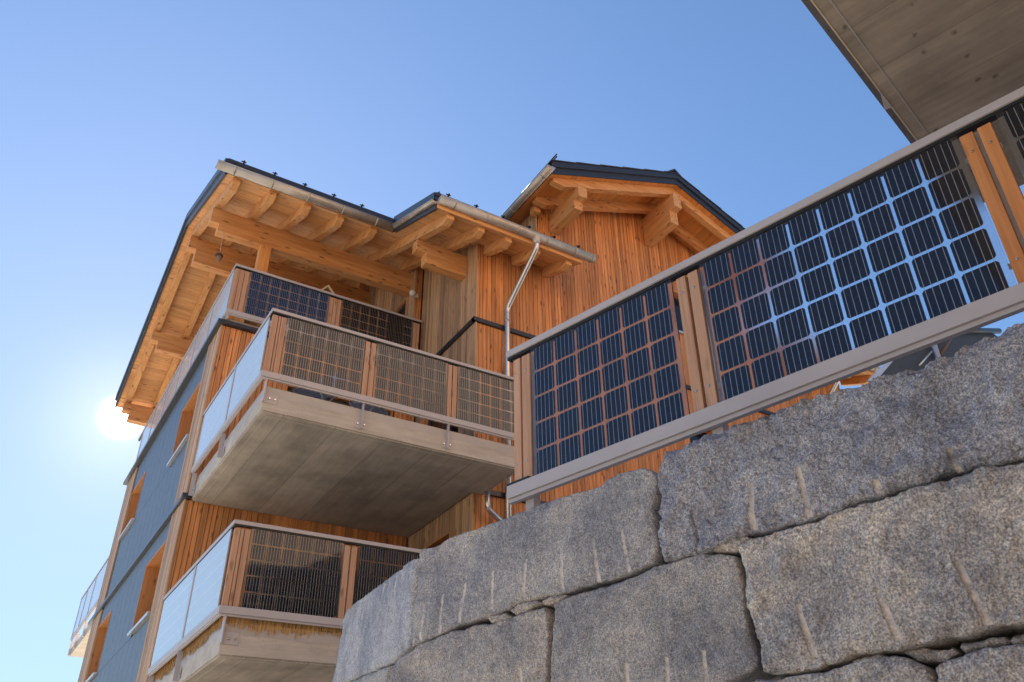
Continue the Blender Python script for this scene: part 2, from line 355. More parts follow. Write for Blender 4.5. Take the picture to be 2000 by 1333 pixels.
class Frame:
    def __init__(s, o, a, n): s.o = np.array(o, float); s.a = np.array(a, float); s.n = np.array(n, float)
    def p(s, a, n, z): q = s.o+s.a*a+s.n*n; return (q[0], q[1], q[2]+z)

# ------------------------------------------------------------------ setting: ground
GZ = -1.6
g = MB(); g.poly([(-600, -600, GZ), (600, -600, GZ), (600, 600, GZ), (-600, 600, GZ)]); struct(g.build('ground', M_GROUND))
WA = 1.837021
Wd = np.array([math.cos(WA), math.sin(WA), 0.0]); Wn = np.array([Wd[1], -Wd[0], 0.0])
FG = Frame((0, 0, 0), Wd, Wn)
# terrace fill held back by the stone wall
tp = [FG.p(-9, 3.5, 0), FG.p(3.65, 3.5, 0)]
tdir = np.array([math.cos(math.radians(79)), math.sin(math.radians(79)), 0]); tq = np.array(tp[1])+tdir*3.2
pts = [tp[0], tp[1], tuple(tq), (5.0, 10.3, 0), (22, 10.3, 0), (22, -6, 0)]
g = MB(); g.prism([(p[0], p[1], GZ+0.004) for p in pts], (0, 0, 1.25-GZ)); struct(g.build('terrace_ground', M_TERR))

# ------------------------------------------------------------------ solar railing pieces
PITCH, ROWP = 0.1705, 0.1743
def panel_mesh(F, a0, sgn, cols, z0, z1, rows=5, depth=-0.03, ctop=None, busfine=0.0022, seg=5):
    """glass laminate a0.. along sgn, cells inside; returns MB pair"""
    wdt = cols*PITCH+0.042
    gl = MB(); gl.fbox(F, a0, a0+sgn*wdt, depth-0.010, depth, z0, z1)
    ce = MB(); d = depth+0.0006-0.0035
    cs, ch, cf = 0.1555, 0.1595, 0.011
    ztop = z1-0.012
    if sgn*1 < 0: pass
    for c in range(cols):
        u = 0.021+PITCH*(c+0.5)
        for r in range(rows):
            zc = ztop-ROWP*(r+0.5)+0.004
            oct_ = [(-cs/2, -ch/2+cf), (-cs/2+cf, -ch/2), (cs/2-cf, -ch/2), (cs/2, -ch/2+cf), (cs/2, ch/2-cf), (cs/2-cf, ch/2), (-cs/2+cf, ch/2), (-cs/2, ch/2-cf)]
            ce.prism([F.p(a0+sgn*(u+x), d, zc+z) for x, z in oct_], tuple(-F.n*0.0008))
            for k in range(seg):
                x = cs*((k+0.5)/seg-0.5)
                gl_ = [F.p(a0+sgn*(u+x-busfine/2), d+0.0009, zc-ch/2-0.001), F.p(a0+sgn*(u+x+busfine/2), d+0.0009, zc-ch/2-0.001),
                       F.p(a0+sgn*(u+x+busfine/2), d+0.0009, zc+ch/2+0.001), F.p(a0+sgn*(u+x-busfine/2), d+0.0009, zc+ch/2+0.001)]
                ce.poly(gl_, 1)
                if r < rows-1:
                    w2 = 0.0010
                    ce.poly([F.p(a0+sgn*(u+x-w2/2), d+0.0005, zc-ROWP+ch/2), F.p(a0+sgn*(u+x+w2/2), d+0.0005, zc-ROWP+ch/2),
                             F.p(a0+sgn*(u+x+w2/2), d+0.0005, zc-ch/2), F.p(a0+sgn*(u+x-w2/2), d+0.0005, zc-ch/2)], 2)
    return gl, ce
def add_panel(parent, F, a0, sgn, cols, z0, z1, **kw):
    gl, ce = panel_mesh(F, a0, sgn, cols, z0, z1, **kw)
    b = len(gl.v)
    o = MB(); o.v = gl.v+ce.v; o.f = gl.f+[tuple(i+b for i in f) for f in ce.f]; o.m = [0]*len(gl.f)+[m+1 for m in ce.m]; o.sm = [False]*len(o.f)
    return o.build('solar_panel', [M_GLASS, M_CELL, M_BUS, M_RUBBER], parent)
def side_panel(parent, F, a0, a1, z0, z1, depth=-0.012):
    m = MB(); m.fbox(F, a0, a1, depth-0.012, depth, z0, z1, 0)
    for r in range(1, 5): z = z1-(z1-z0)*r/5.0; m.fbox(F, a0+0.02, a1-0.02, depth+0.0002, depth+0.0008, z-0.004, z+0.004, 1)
    return m.build('glass_panel', [M_SHEEN, M_SHEENL], parent)
def slats(parent, F, spans, z0, z1, n0=-0.06, n1=-0.022, mat=None, screws=True):
    for a, b in spans:
        m = MB(); m.fbox(F, a, b, n0, n1, z0, z1)
        s = m.build('wood_slat', mat or WOOD['slat'], parent, bevel=0.003)
def rail_pair(parent, F, a0, a1, z0, H=1.0, m0a=0.0, m1a=0.0, dep=0.055):
    """m0a/m1a: extra inward offsets (mitre) at the start and end"""
    P = F.p
    def bar(name, za, zb, n0, n1, mat=M_RAIL, bev=0.003):
        m = MB(); m.hexa([P(a0-m0a*n0, n0, za), P(a1+m1a*n0, n0, za), P(a1+m1a*n1, n1, za), P(a0-m0a*n1, n1, za),
                          P(a0-m0a*n0, n0, zb), P(a1+m1a*n0, n0, zb), P(a1+m1a*n1, n1, zb), P(a0-m0a*n1, n1, zb)])
        return m.build(name, mat, parent, bevel=bev)
    bar('top_rail', z0+H-0.044, z0+H, -dep, 0.0)
    bar('glazing_gasket', z0+H-0.062, z0+H-0.0445, -dep+0.008, -0.012, M_RUBBER, 0)
    bar('bottom_rail', z0, z0+0.078, -dep+0.005, 0.0)
    bar('drip_channel', z0-0.022, z0-0.0005, -dep+0.012, -0.018, M_RAIL, 0)

# ------------------------------------------------------------------ foreground railing
rail = thing('solar_railing', 'grey balustrade with glass solar panels and paired wooden slats standing behind the granite wall', 'railing', tuple(FG.p(3.2, 3.4, 1.25)))
OFF = 3.3295
F0 = Frame(Wn*OFF, Wd, -Wn)      # outward normal faces the camera
Z0 = 1.863
rail_pair(rail, F0, -2.6, 3.213, Z0, H=0.997, dep=0.06)
for a0, cols in ((3.020, 6), (1.773, 8), (0.190, 8), (-1.40, 8)):
    add_panel(rail, F0, a0, -1, cols, Z0+0.060, Z0+0.944, seg=5, busfine=0.0026, depth=-0.020)
zt = Z0+0.918
slats(rail, F0, [(3.110, 3.169), (3.030, 3.098)], Z0+0.079, zt, n0=-0.058, n1=-0.020)
slats(rail, F0, [(1.866, 1.926), (1.788, 1.850)], Z0+0.079, zt, n0=-0.062, n1=-0.022)
slats(rail, F0, [(0.300, 0.360), (0.220, 0.280)], Z0+0.079, zt, n0=-0.062, n1=-0.022, mat=WOOD['slat_warm'])
for a in (3.150, 3.066, 1.897, 1.822, 0.330, 0.250):
    for z in (0.81, 0.20):
        s = MB(); c = F0.p(a, -0.0205, Z0+z); c2 = F0.p(a, -0.0160, Z0+z); s.tube([c, c2], [0.0075, 0.0055], 12); s.build('screw_head', M_BOLT, rail)
m = MB(); m.fbox(F0, 3.040, 3.213, -0.05, 0.001, Z0+0.0785, Z0+0.092); m.build('end_seal', M_RUBBER, rail, bevel=0.003)
for a in (3.095, 1.835, 0.290, -1.36):       # steel uprights behind the slats
    m = MB(); m.fbox(F0, a-0.031, a+0.031, -0.125, -0.066, 1.2, Z0+0.95); 
    m.build('post', M_RAIL, rail, bevel=0.003)
    for z in (0.79, 0.19): m = MB(); m.fbox(F0, a-0.075, a+0.085, -0.0658, -0.0628, Z0+z, Z0+z+0.03); m.build('fixing_strap', M_RAIL, rail)

# ------------------------------------------------------------------ apartment building
bld = thing('apartment_building', 'timber clad apartment building with concrete balconies, solar balustrades and beam roofs against the sky', 'building', (7.0, 12.0, GZ))
def boards(name, mat, F, a0, a1, zlo, zhi, pitch=0.078, gap=0.008, thick=0.022, holes=(), back=True, jitter=0.25, n_out=0.0):
    """vertical boards on frame F (normal outward); zlo/zhi numbers or functions of a"""
    fl = zlo if callable(zlo) else (lambda a: zlo); fh = zhi if callable(zhi) else (lambda a: zhi)
    m = MB(); a = a0
    while a < a1-0.01:
        w = pitch*(1+random.uniform(-jitter, jitter)); b = min(a+w, a1)
        if a1-b < 0.02: b = a1
        ja = random.uniform(0, 0.004)
        mid = (a+b)/2; segs = [(None, None)]
        cuts = [h for h in holes if h[0] < mid < h[1]]
        zs = [('lo', 0)] 
        iv = []; cur = None
        cuts.sort(key=lambda h: h[2]); lo = 'L'
        for h in cuts: iv.append((lo, h[2])); lo = h[3]
        iv.append((lo, 'H'))
        aa, bb = a, b-gap
        for h in holes:      # trim to the sides of an opening
            pass
        for l, hh in iv:
            la, lb = (fl(aa), fl(bb)) if l == 'L' else (l, l)
            ha, hb = (fh(aa), fh(bb)) if hh == 'H' else (hh, hh)
            if ha-la < 0.01: continue
            n1 = n_out+ja; n0 = n_out-thick
            P = F.p
            m.hexa([P(aa, n1, la), P(bb, n1, lb), P(bb, n0, lb), P(aa, n0, la), P(aa, n1, ha), P(bb, n1, hb), P(bb, n0, hb), P(aa, n0, ha)])
        a = b
    o = m.build(name, mat, bld)
    return o
def wallcore(F, a0, a1, zlo, zhi, holes=(), n=-0.028, th=0.22, mat=None, name='wall_core'):
    fh = zhi if callable(zhi) else (lambda a: zhi)
    xs = sorted({a0, a1, *[h[0] for h in holes], *[h[1] for h in holes], *( [9.75] if callable(zhi) and a0 < 9.75 < a1 else [])})
    xs = [x for x in xs if a0 <= x <= a1]
    m = MB()
    for x0, x1 in zip(xs[:-1], xs[1:]):
        mid = (x0+x1)/2; cuts = sorted([h for h in holes if h[0] < mid < h[1]], key=lambda h: h[2]); lo = zlo
        iv = []
        for h in cuts: iv.append((lo, h[2])); lo = h[3]
        iv.append((lo, None))
        for l, hh in iv:
            ha, hb = (fh(x0), fh(x1)) if hh is None else (hh, hh)
            P = F.p
            m.hexa([P(x0, n, l), P(x1, n, l), P(x1, n-th, l), P(x0, n-th, l), P(x0, n, ha), P(x1, n, hb), P(x1, n-th, hb), P(x0, n-th, ha)])
    return m.build(name, mat or M_DARK, bld)
def window(F, h, recess=0.16, sill=True, reveal=None, frame=None, ssill=M_SILL, mull=True):
    """opening h=(a0,a1,z0,z1) lined with boards, frame and pane at the back"""
    a0, a1, z0, z1 = h; t = 0.02
    fr = frame or M_DARK
    m = MB()
    m.fbox(F, a0, a0+t, -recess-0.02, 0.004, z0, z1); m.fbox(F, a1-t, a1, -recess-0.02, 0.004, z0, z1)
    m.fbox(F, a0+t, a1-t, -recess-0.02, 0.004, z1-t, z1)
    rv = m.build('window_reveal', reveal or WOOD['clad'], bld)
    m = MB(); w = 0.06
    m.fbox(F, a0+t, a1-t, -recess-0.06, -recess, z0, z0+w); m.fbox(F, a0+t, a1-t, -recess-0.06, -recess, z1-t-w, z1-t)
    m.fbox(F, a0+t, a0+t+w, -recess-0.06, -recess, z0+w, z1-t-w); m.fbox(F, a1-t-w, a1-t, -recess-0.06, -recess, z0+w, z1-t-w)
    if mull: c = (a0+a1)/2; m.fbox(F, c-0.04, c+0.04, -recess-0.055, -recess-0.004, z0+w, z1-t-w)
    f = m.build('window', fr, bld)
    m = MB(); m.fbox(F, a0+t+w-0.01, a1-t-w+0.01, -recess-0.045, -recess-0.03, z0+w-0.01, z1-t-w+0.01); m.build('pane', M_WIN, f)
    if sill:
        m = MB(); m.fbox(F, a0-0.03, a1+0.03, -recess, 0.05, z0-0.022, z0-0.002); m.fbox(F, a0-0.03, a1+0.03, 0.042, 0.05, z0-0.05, z0-0.0225); m.build('sill', ssill, f)

ROOF_M = 0.42
def zs(y): return 9.609+ROOF_M*(y-10.47)                    # underside of the main front slope
RIDGE_Y = 15.2; ZR = zs(RIDGE_Y)
def zb(y): return ZR-0.33*(y-RIDGE_Y)                        # back slope
def gz(x): return 11.01+0.40*(min(x, 19.5-x)-6.905)+0.02      # gable soffit, ridge x=9.75

# walls ------------------------------------------------------------
# gable / front wall  y=10.47, faces -Y
Fg = Frame((0, 10.47, 0), (1, 0, 0), (0, -1, 0))
XE = 15.2
def ftop(x):
    return gz(x)-0.005 if 6.905 < x < 12.595 else zs(10.47)-0.005
gh = [(10.20, 10.95, 9.27, 10.30), (10.18, 10.85, 6.15, 7.20), (12.4, 13.3, 6.1, 7.3)]
for za, zb_ in ((-1.4, 4.90), (4.98, 7.93)):
    boards('gable_wall', WOOD['clad'], Fg, 5.64, XE, za, zb_, holes=gh)
boards('gable_wall', WOOD['clad'], Fg, 5.64, 6.905, 8.01, zs(10.47)-0.004)
boards('gable_wall', WOOD['clad'], Fg, 6.905, 9.75, 8.01, ftop, holes=gh)
boards('gable_wall', WOOD['clad'], Fg, 9.75, 12.595, 8.01, ftop, holes=gh)
boards('gable_wall', WOOD['clad'], Fg, 12.595, XE, 8.01, zs(10.47)-0.004)
wallcore(Fg, 5.67, 6.905, GZ, zs(10.47)-0.01, gh); wallcore(Fg, 6.905, 12.595, GZ, ftop, gh); wallcore(Fg, 12.595, XE-0.02, GZ, zs(10.47)-0.01, gh)
for h in gh: window(Fg, h, mull=False)
# side wall of the wing x=5.64, faces -X  (along = -y direction)
Fs = Frame((5.64, 0, 0), (0, 1, 0), (-1, 0, 0))
sh = [(11.15, 12.35, 2.3, 4.52), (10.95, 12.35, 5.10, 7.3)]
for za, zb_ in ((-1.4, 4.90), (4.98, 7.93)):
    boards('side_wall', WOOD['clad_pale'], Fs, 10.448, 12.65, za, zb_, holes=sh)
boards('side_wall', WOOD['clad_pale'], Fs, 10.448, 12.65, 8.01, lambda y: zs(y)-0.004)
wallcore(Fs, 10.5, 12.65, GZ, lambda y: zs(y)-0.01, sh)
for h in sh: window(Fs, h, recess=0.10, sill=False, mull=True)
# upper gable side wall x=6.905
F6 = Frame((6.905, 0, 0), (0, 1, 0), (-1, 0, 0)); boards('side_wall', WOOD['clad_pale'], F6, 10.448, 13.2, lambda y: zs(y)+0.1, 11.0); wallcore(F6, 10.5, 13.2, 9.8, 10.99)
# return and terrace wall (top floor)
Fr = Frame((0, 12.65, 0), (1, 0, 0), (0, -1, 0)); boards('terrace_wall', WOOD['clad'], Fr, 5.46, 5.618, 8.01, zs(12.63)-0.004, pitch=0.055)
Ft = Frame((5.46, 0, 0), (0, 1, 0), (-1, 0, 0)); th_ = [(13.02, 14.1, 8.0, 9.93)]
boards('terrace_wall', WOOD['clad_pale'], Ft, 12.63, RIDGE_Y, 8.01, lambda y: zs(y)-0.004, holes=th_, pitch=0.06)
boards('terrace_wall', WOOD['clad_pale'], Ft, RIDGE_Y, 20.0, 8.01, lambda y: zb(y)-0.004, pitch=0.06)
wallcore(Ft, 12.66, RIDGE_Y, 7.9, lambda y: zs(y)-0.01, th_); wallcore(Ft, RIDGE_Y, 20.0, 7.9, lambda y: zb(y)-0.01)
window(Ft, th_[0], recess=0.05, sill=False, mull=False)
# back wall of the balconies y=12.65
Fb = Frame((0, 12.65, 0), (1, 0, 0), (0, -1, 0))
bh = [(3.3, 5.2, 5.0, 7.15), (3.3, 5.2, 2.15, 4.25)]
boards('balcony_wall', WOOD['clad'], Fb, 2.105, 5.618, -1.4, 4.90, holes=bh); boards('balcony_wall', WOOD['clad'], Fb, 2.105, 5.618, 4.98, 7.93, holes=bh)
wallcore(Fb, 2.16, 5.64, GZ, 7.9, bh)
for h in bh: window(Fb, h, recess=0.08, sill=False)
# long facade x=2.12, faces -X
Fl = Frame((2.12, 0, 0), (0, 1, 0), (-1, 0, 0))
fh_ = [(13.50, 14.78, 6.30, 7.32), (17.70, 19.02, 6.30, 7.30), (13.50, 14.86, 3.50, 4.56), (17.75, 19.02, 3.47, 4.55), (13.50, 14.86, 0.7, 1.8), (17.75, 19.02, 0.7, 1.8)]
for za, zb_ in ((-1.4, 4.90), (4.98, 7.93)):
    boards('corner_boards', WOOD['clad_pale'], Fl, 12.628, 13.42, za, zb_, pitch=0.06, n_out=0.015)
    boards('corner_boards', WOOD['clad_pale'], Fl, 19.10, 20.1, za, zb_, pitch=0.06, n_out=0.015)
wallcore(Fl, 12.9, 20.0, GZ, 7.9, fh_)
for h in fh_: window(Fl, h, recess=0.24, reveal=WOOD['slat_warm'], mull=False)
m = MB()
def facade_panels(y0, y1, z0, z1):
    ys = [y0]; 
    while ys[-1] < y1-0.3: ys.append(ys[-1]+0.47)
    ys[-1] = y1
    for a, b in zip(ys[:-1], ys[1:]):
        for c in [0]: 
            cuts = sorted([h for h in fh_ if h[0] < (a+b)/2 < h[1] and z0 < h[2] < z1], key=lambda h: h[2]); lo = z0; iv = []
            for h in cuts: iv.append((lo, h[2]-0.03)); lo = h[3]
            iv.append((lo, z1))
            for l, h in iv:
                if h-l > 0.05: m.fbox(Fl, a+0.004, b-0.004, -0.027, -0.006, l+0.004, h-0.004)
for z0, z1 in ((-1.4, 0.66), (0.66, 2.05), (2.05, 3.43), (3.43, 4.90), (4.98, 6.24), (6.24, 7.93)):
    segs = [13.42, 13.50, 14.78 if z0 > 4.9 else 14.86, 17.70 if z0 > 4.9 else 17.75, 19.02, 19.10]
    for a, b in zip(segs[:-1], segs[1:]): facade_panels(a, b, z0, z1)
m.build('facade_panel', M_BLUEPAN, bld)
# rear and far walls
m = MB(); m.box(2.16, 14.9, 20.0, 20.2, GZ, 7.9); m.box(5.7, 14.9, 20.0, 20.2, 7.9, 9.6); m.box(14.95, 15.15, 10.7, 20.0, GZ, 9.5); m.build('rear_wall', M_PLASTER, bld)
m = MB(); m.box(2.16, 5.46, 12.69, 20.0, 7.70, 7.90); m.build('terrace_floor', M_CONC, bld)
# flashings
def flash(name, F, a0, a1, z, n=0.05, h=0.075, back=-0.03):
    m = MB(); m.fbox(F, a0, a1, back, n, z-h/2, z+h/2); return m.build(name, M_DARK, bld)
for z in (4.94, 7.97):
    flash('flashing', Fg, 5.64-0.05 if z > 5 else 5.86, XE, z); flash('flashing', Fs, 10.47-0.049, 12.62, z) if z > 5 else None
flash('flashing', Fl, 12.70, 20.5, 4.94, n=0.055)
m = MB(); m.box(2.055, 2.24, 12.585, 12.699, 4.905, 4.978); m.build('flashing', M_DARK, bld)
# parapet cap under the top railing
m = MB(); m.box(2.03, 5.46, 12.56, 12.72, 7.935, 8.0); m.box(2.03, 2.20, 12.721, 20.25, 7.935, 8.0); m.build('parapet_cap', M_DARK, bld, bevel=0.004)
m = MB(); m.box(2.13, 5.45, 12.60, 12.68, 8.001, 8.055); m.build('parapet_upstand', M_UPST, bld)

# roofs ------------------------------------------------------------
XL = 1.49
def slope_boards(name, x0, x1, y0, y1, zf, pitch=0.12, thick=0.02, mat=None):
    m = MB(); y = y0
    while y < y1-0.01:
        y2 = min(y+pitch, y1); g_ = 0.004; ya = y; yb = y2-g_
        m.hexa([(x0, ya, zf(ya)), (x1, ya, zf(ya)), (x1, yb, zf(yb)), (x0, yb, zf(yb)), (x0, ya, zf(ya)+thick), (x1, ya, zf(ya)+thick), (x1, yb, zf(yb)+thick), (x0, yb, zf(yb)+thick)])
        y = y2
    return m.build(name, mat or WOOD['soff_x'], bld)
slope_boards('soffit', XL, 4.44, 11.42, RIDGE_Y, zs)
slope_boards('soffit', 4.44, 7.30, 9.62, 11.42, zs); slope_boards('soffit', 4.44, 6.9, 11.42, RIDGE_Y, zs)
slope_boards('soffit', XL, 6.9, RIDGE_Y, 20.45, zb)
slope_boards('soffit', 12.6, 15.6, 9.62, 11.4, zs)
def slab_roof(name, x0, x1, y0, y1, zf, mat=M_TILE, o0=0.0205, th=0.20):
    m = MB(); m.hexa([(x0, y0, zf(y0)+o0), (x1, y0, zf(y0)+o0), (x1, y1, zf(y1)+o0), (x0, y1, zf(y1)+o0), (x0, y0, zf(y0)+th), (x1, y0, zf(y0)+th), (x1, y1, zf(y1)+th), (x0, y1, zf(y1)+th)])
    return m.build(name, mat, bld)
slab_roof('roof_tiles', XL+0.02, 4.46, 11.46, RIDGE_Y, zs); slab_roof('roof_tiles', 4.461, 7.32, 9.66, 11.6, zs); slab_roof('roof_tiles', 4.461, 15.0, 11.601, RIDGE_Y, zs)
slab_roof('roof_tiles', XL+0.02, 15.0, RIDGE_Y+0.001, 20.45, zb); slab_roof('roof_tiles', 12.6, 15.6, 9.60, 11.6, zs)
# overlapping tile edges that show along the verges
def tile_steps(x0, x1, y0, y1, zf, step=0.35):
    m = MB(); y = y0
    while y < y1-0.1:
        y2 = min(y+step+0.05, y1); m.hexa([(x0, y, zf(y)+0.235), (x1, y, zf(y)+0.235), (x1, y2, zf(y2)+0.205), (x0, y2, zf(y2)+0.205), (x0, y, zf(y)+0.255), (x1, y, zf(y)+0.255), (x1, y2, zf(y2)+0.225), (x0, y2, zf(y2)+0.225)])
        y += step
    m.build('roof_tiles', M_TILE, bld)
tile_steps(XL-0.05, 1.9, 11.36, RIDGE_Y, zs); tile_steps(4.40, 4.8, 9.55, 11.4, zs)
for a, b, y in ((4.44, 7.30, 9.62), (12.6, 15.6, 9.62)):
    m = MB(); m.box(a, b, y-0.022, y-0.001, zs(y)-0.004, zs(y)+0.12); m.build('fascia', WOOD['beam_x'], bld)
def verge(x, y0, y1, zf, tiers=((0.0, 0.022, -0.02, 0.16), (-0.035, 0.022, 0.1605, 0.32)), name='barge_board'):
    for n0, n1, za, zb2 in tiers:
        m = MB(); m.hexa([(x+n0-0.02, y0, zf(y0)+za), (x+n1-0.001, y0, zf(y0)+za), (x+n1-0.001, y1, zf(y1)+za), (x+n0-0.02, y1, zf(y1)+za),
                         (x+n0-0.02, y0, zf(y0)+zb2), (x+n1-0.001, y0, zf(y0)+zb2), (x+n1-0.001, y1, zf(y1)+zb2), (x+n0-0.02, y1, zf(y1)+zb2)])
        m.build(name, M_DARK, bld)
verge(XL-0.003, 11.42, RIDGE_Y, zs); verge(XL-0.003, RIDGE_Y, 20.45, zb)
verge(4.437, 9.62, 11.30, zs)
# eave edge sheet
for a, b, y in ((XL-0.02, 4.42, 11.4), (4.40, 7.36, 9.6), (12.6, 15.6, 9.6)):
    m = MB(); m.hexa([(a, y-0.03, zs(y)+0.13), (b, y-0.03, zs(y)+0.13), (b, y+0.25, zs(y+0.25)+0.26), (a, y+0.25, zs(y+0.25)+0.26), (a, y-0.03, zs(y)+0.30), (b, y-0.03, zs(y)+0.30), (b, y+0.25, zs(y+0.25)+0.30), (a, y+0.25, zs(y+0.25)+0.30)]); m.build('eave_flashing', M_DARK, bld)
# rafters
def rafter(x, y0, y1, zf, w=0.125, h=0.20, tail=True, mat=None, sgn=1):
    dz = 0.0015
    pts = []
    if tail:
        pts = [(x-w/2, y0, zf(y0)-dz), (x-w/2, y0, zf(y0)-0.095), (x-w/2, y0+sgn*0.17, zf(y0+sgn*0.17)-h), (x-w/2, y1, zf(y1)-h), (x-w/2, y1, zf(y1)-dz)]
    else:
        pts = [(x-w/2, y0, zf(y0)-dz), (x-w/2, y0, zf(y0)-h), (x-w/2, y1, zf(y1)-h), (x-w/2, y1, zf(y1)-dz)]
    m = MB(); m.prism(pts, (w, 0, 0)); return m.build('rafter', mat or WOOD['beam_y'], bld, bevel=0.004)
for x in (1.68, 2.28, 2.88, 3.475, 4.09): rafter(x, 11.47, RIDGE_Y, zs)
for x in (4.72, 5.30): rafter(x, 9.66 if x < 5 else 9.68, RIDGE_Y if x < 5 else 13.0, zs)
for x in (5.83, 6.41, 7.07): rafter(x, 9.68, 10.46, zs)
for x in (12.9, 13.5, 14.1, 14.7, 15.3): rafter(x, 9.68, 10.46, zs)
for x in (1.68, 2.28, 2.88, 3.475, 4.09, 4.72, 5.30): rafter(x, 20.3, RIDGE_Y+0.001, zb, sgn=-1)
# purlins with stepped ends
def purlin_x(x0, x1, y0, y1, ztop, zbot, step=0.15, zmid=None, mat=None):
    zm = zmid or (ztop+zbot)/2
    m = MB(); m.prism([(x0, y0, ztop), (x0, y0, zm), (x0+step, y0, zm), (x0+step, y0, zbot), (x1, y0, zbot), (x1, y0, ztop)], (0, y1-y0, 0))
    return m.build('purlin', mat or WOOD['beam_x'], bld, bevel=0.004)
purlin_x(1.595, 5.47, 12.80, 12.99, 10.370, 9.90, zmid=10.06)
purlin_x(4.66, 5.655, 10.82, 11.01, 9.548, 9.10, step=0.18, zmid=9.33)
purlin_x(1.60, 5.47, 15.10, 15.30, 11.34, 10.74, zmid=11.06)
purlin_x(1.60, 5.47, 17.7, 17.9, zb(17.9)-0.205, zb(17.9)-0.62)
purlin_x(1.60, 5.47, 19.9, 20.1, zb(20.1)-0.205, zb(20.1)-0.62)
for y, zt2 in ((12.80, 9.90), (15.10, 10.74), (17.70, zb(17.9)-0.62), (19.9, zb(20.1)-0.62)):
    m = MB(); m.box(2.51, 2.70, y+0.003, y+0.187, 8.02, zt2-0.001); m.build('post', WOOD['beam_z'], bld, bevel=0.004)
# gable roof (ridge along Y)
YV, YB = 9.40, 14.5
def gslope_boards():
    m = MB()
    for x0, x1 in ((6.60, 9.75), (9.75, 12.90)):
        n = 26
        for k in range(n):
            a = x0+(x1-x0)*k/n; b = x0+(x1-x0)*(k+1)/n-0.004
            m.hexa([(a, YV, gz(a)), (b, YV, gz(b)), (b, YB, gz(b)), (a, YB, gz(a)), (a, YV, gz(a)+0.02), (b, YV, gz(b)+0.02), (b, YB, gz(b)+0.02), (a, YB, gz(a)+0.02)])
    m.build('soffit', WOOD['soff_y'], bld)
gslope_boards()
def gsl(name, x0, x1, ya, yb, o0, o1, mat):
    m = MB(); m.hexa([(x0, ya, gz(x0)+o0), (x1, ya, gz(x1)+o0), (x1, yb, gz(x1)+o0), (x0, yb, gz(x0)+o0), (x0, ya, gz(x0)+o1), (x1, ya, gz(x1)+o1), (x1, yb, gz(x1)+o1), (x0, yb, gz(x0)+o1)])
    return m.build(name, mat, bld)
for x0, x1 in ((6.58, 9.7499), (9.7501, 12.92)):
    gsl('roof_tiles', x0, x1, YV+0.001, YB, 0.0205, 0.20, M_TILE)
    gsl('barge_board', x0, x1, YV-0.022, YV-0.001, -0.02, 0.125, M_DARK)
    gsl('barge_board', x0, x1, YV-0.055, YV-0.0225, 0.1255, 0.25, M_DARK)
m = MB()
for x0, x1, s in ((6.55, 9.75, 1), (9.75, 12.95, -1)):
    a = x0
    while a < x1-0.1:
        b = min(a+0.62, x1); la, lb = (0.252, 0.272) if s < 0 else (0.272, 0.252)
        m.hexa([(a, YV-0.07, gz(a)+la), (b, YV-0.07, gz(b)+lb), (b, YV+0.5, gz(b)+lb), (a, YV+0.5, gz(a)+la), (a, YV-0.07, gz(a)+la+0.02), (b, YV-0.07, gz(b)+lb+0.02), (b, YV+0.5, gz(b)+lb+0.02), (a, YV+0.5, gz(a)+la+0.02)]); a += 0.57
m.build('roof_tiles', M_TILE, bld)
m = MB(); m.prism([(9.52, YV-0.03, gz(9.52)+0.29), (9.75, YV-0.03, gz(9.75)+0.37), (9.98, YV-0.03, gz(9.98)+0.29), (9.98, YV-0.03, gz(9.98)+0.33), (9.75, YV-0.03, gz(9.75)+0.42), (9.52, YV-0.03, gz(9.52)+0.33)], (0, 3.0, 0)); m.build('ridge_cap', M_DARK, bld)
def grafter(y0, y1, x_in=None, h=0.20):
    for s in (1, -1):
        X = (lambda x: x) if s == 1 else (lambda x: 19.5-x)
        pts = [(6.70, 0.0015), (6.70, 0.085), (6.95, h), (9.7499, h), (9.7499, 0.0015)]
        m = MB(); m.prism([(X(x), y0, gz(x)-d) for x, d in pts], (0, y1-y0, 0)); m.build('rafter', WOOD['beam_x'], bld, bevel=0.004)
grafter(9.52, 9.65); grafter(10.12, 10.25)
m = MB(); m.box(6.78, 6.92, 10.30, 10.46, gz(6.8)-0.22, gz(6.8)-0.03); m.build('rafter', WOOD['beam_x'], bld, bevel=0.004)
def purlin_y(x0, x1, zbot, zmid, ztop, y_lo, y_up):
    m = MB(); m.prism([(x0, y_up, ztop), (x0, y_up, zmid), (x0, y_lo, zmid), (x0, y_lo, zbot), (x0, 10.462, zbot), (x0, 10.462, ztop)], (x1-x0, 0, 0)); m.build('purlin', WOOD['beam_y'], bld, bevel=0.004)
purlin_y(7.22, 7.42, 10.53, 10.72, 10.96, 9.62, 9.46)
purlin_y(9.65, 9.85, 11.24, 11.56, 11.93, 9.60, 9.44)
purlin_y(12.08, 12.28, 10.53, 10.72, 10.96, 9.62, 9.46)

# gutters and pipes ---------------------------------------------------
def gutter(p0, p1, r=0.075, name='gutter', rings=None, upv=(0, 0, 1)):
    p0, p1 = Vector(p0), Vector(p1)
    m = MB(); m.tube([p0, p1], r, 18, a0=math.pi, a1=2*math.pi, upv=upv)      # lower half
    m.tube([p0, p1], r-0.003, 18, a0=math.pi, a1=2*math.pi, upv=upv, cap=False)
    d = (p1-p0).normalized(); side = d.cross(Vector(upv)).normalized()
    for s in (1, -1): m.tube([p0+side*s*r, p1+side*s*r], 0.011, 8)
    g_ = m.build(name, M_ZINC, bld)
    if rings:
        n = int((p1-p0).length/rings)
        for k in range(n+1):
            c = p0+d*min((k+0.45)*rings, (p1-p0).length-0.05)
            b = MB(); b.tube([c-d*0.012, c+d*0.012], r+0.005, 18, a0=math.pi*0.97, a1=2.03*math.pi, upv=upv); b.build('gutter_bracket', M_ZINC, g_)
    return g_
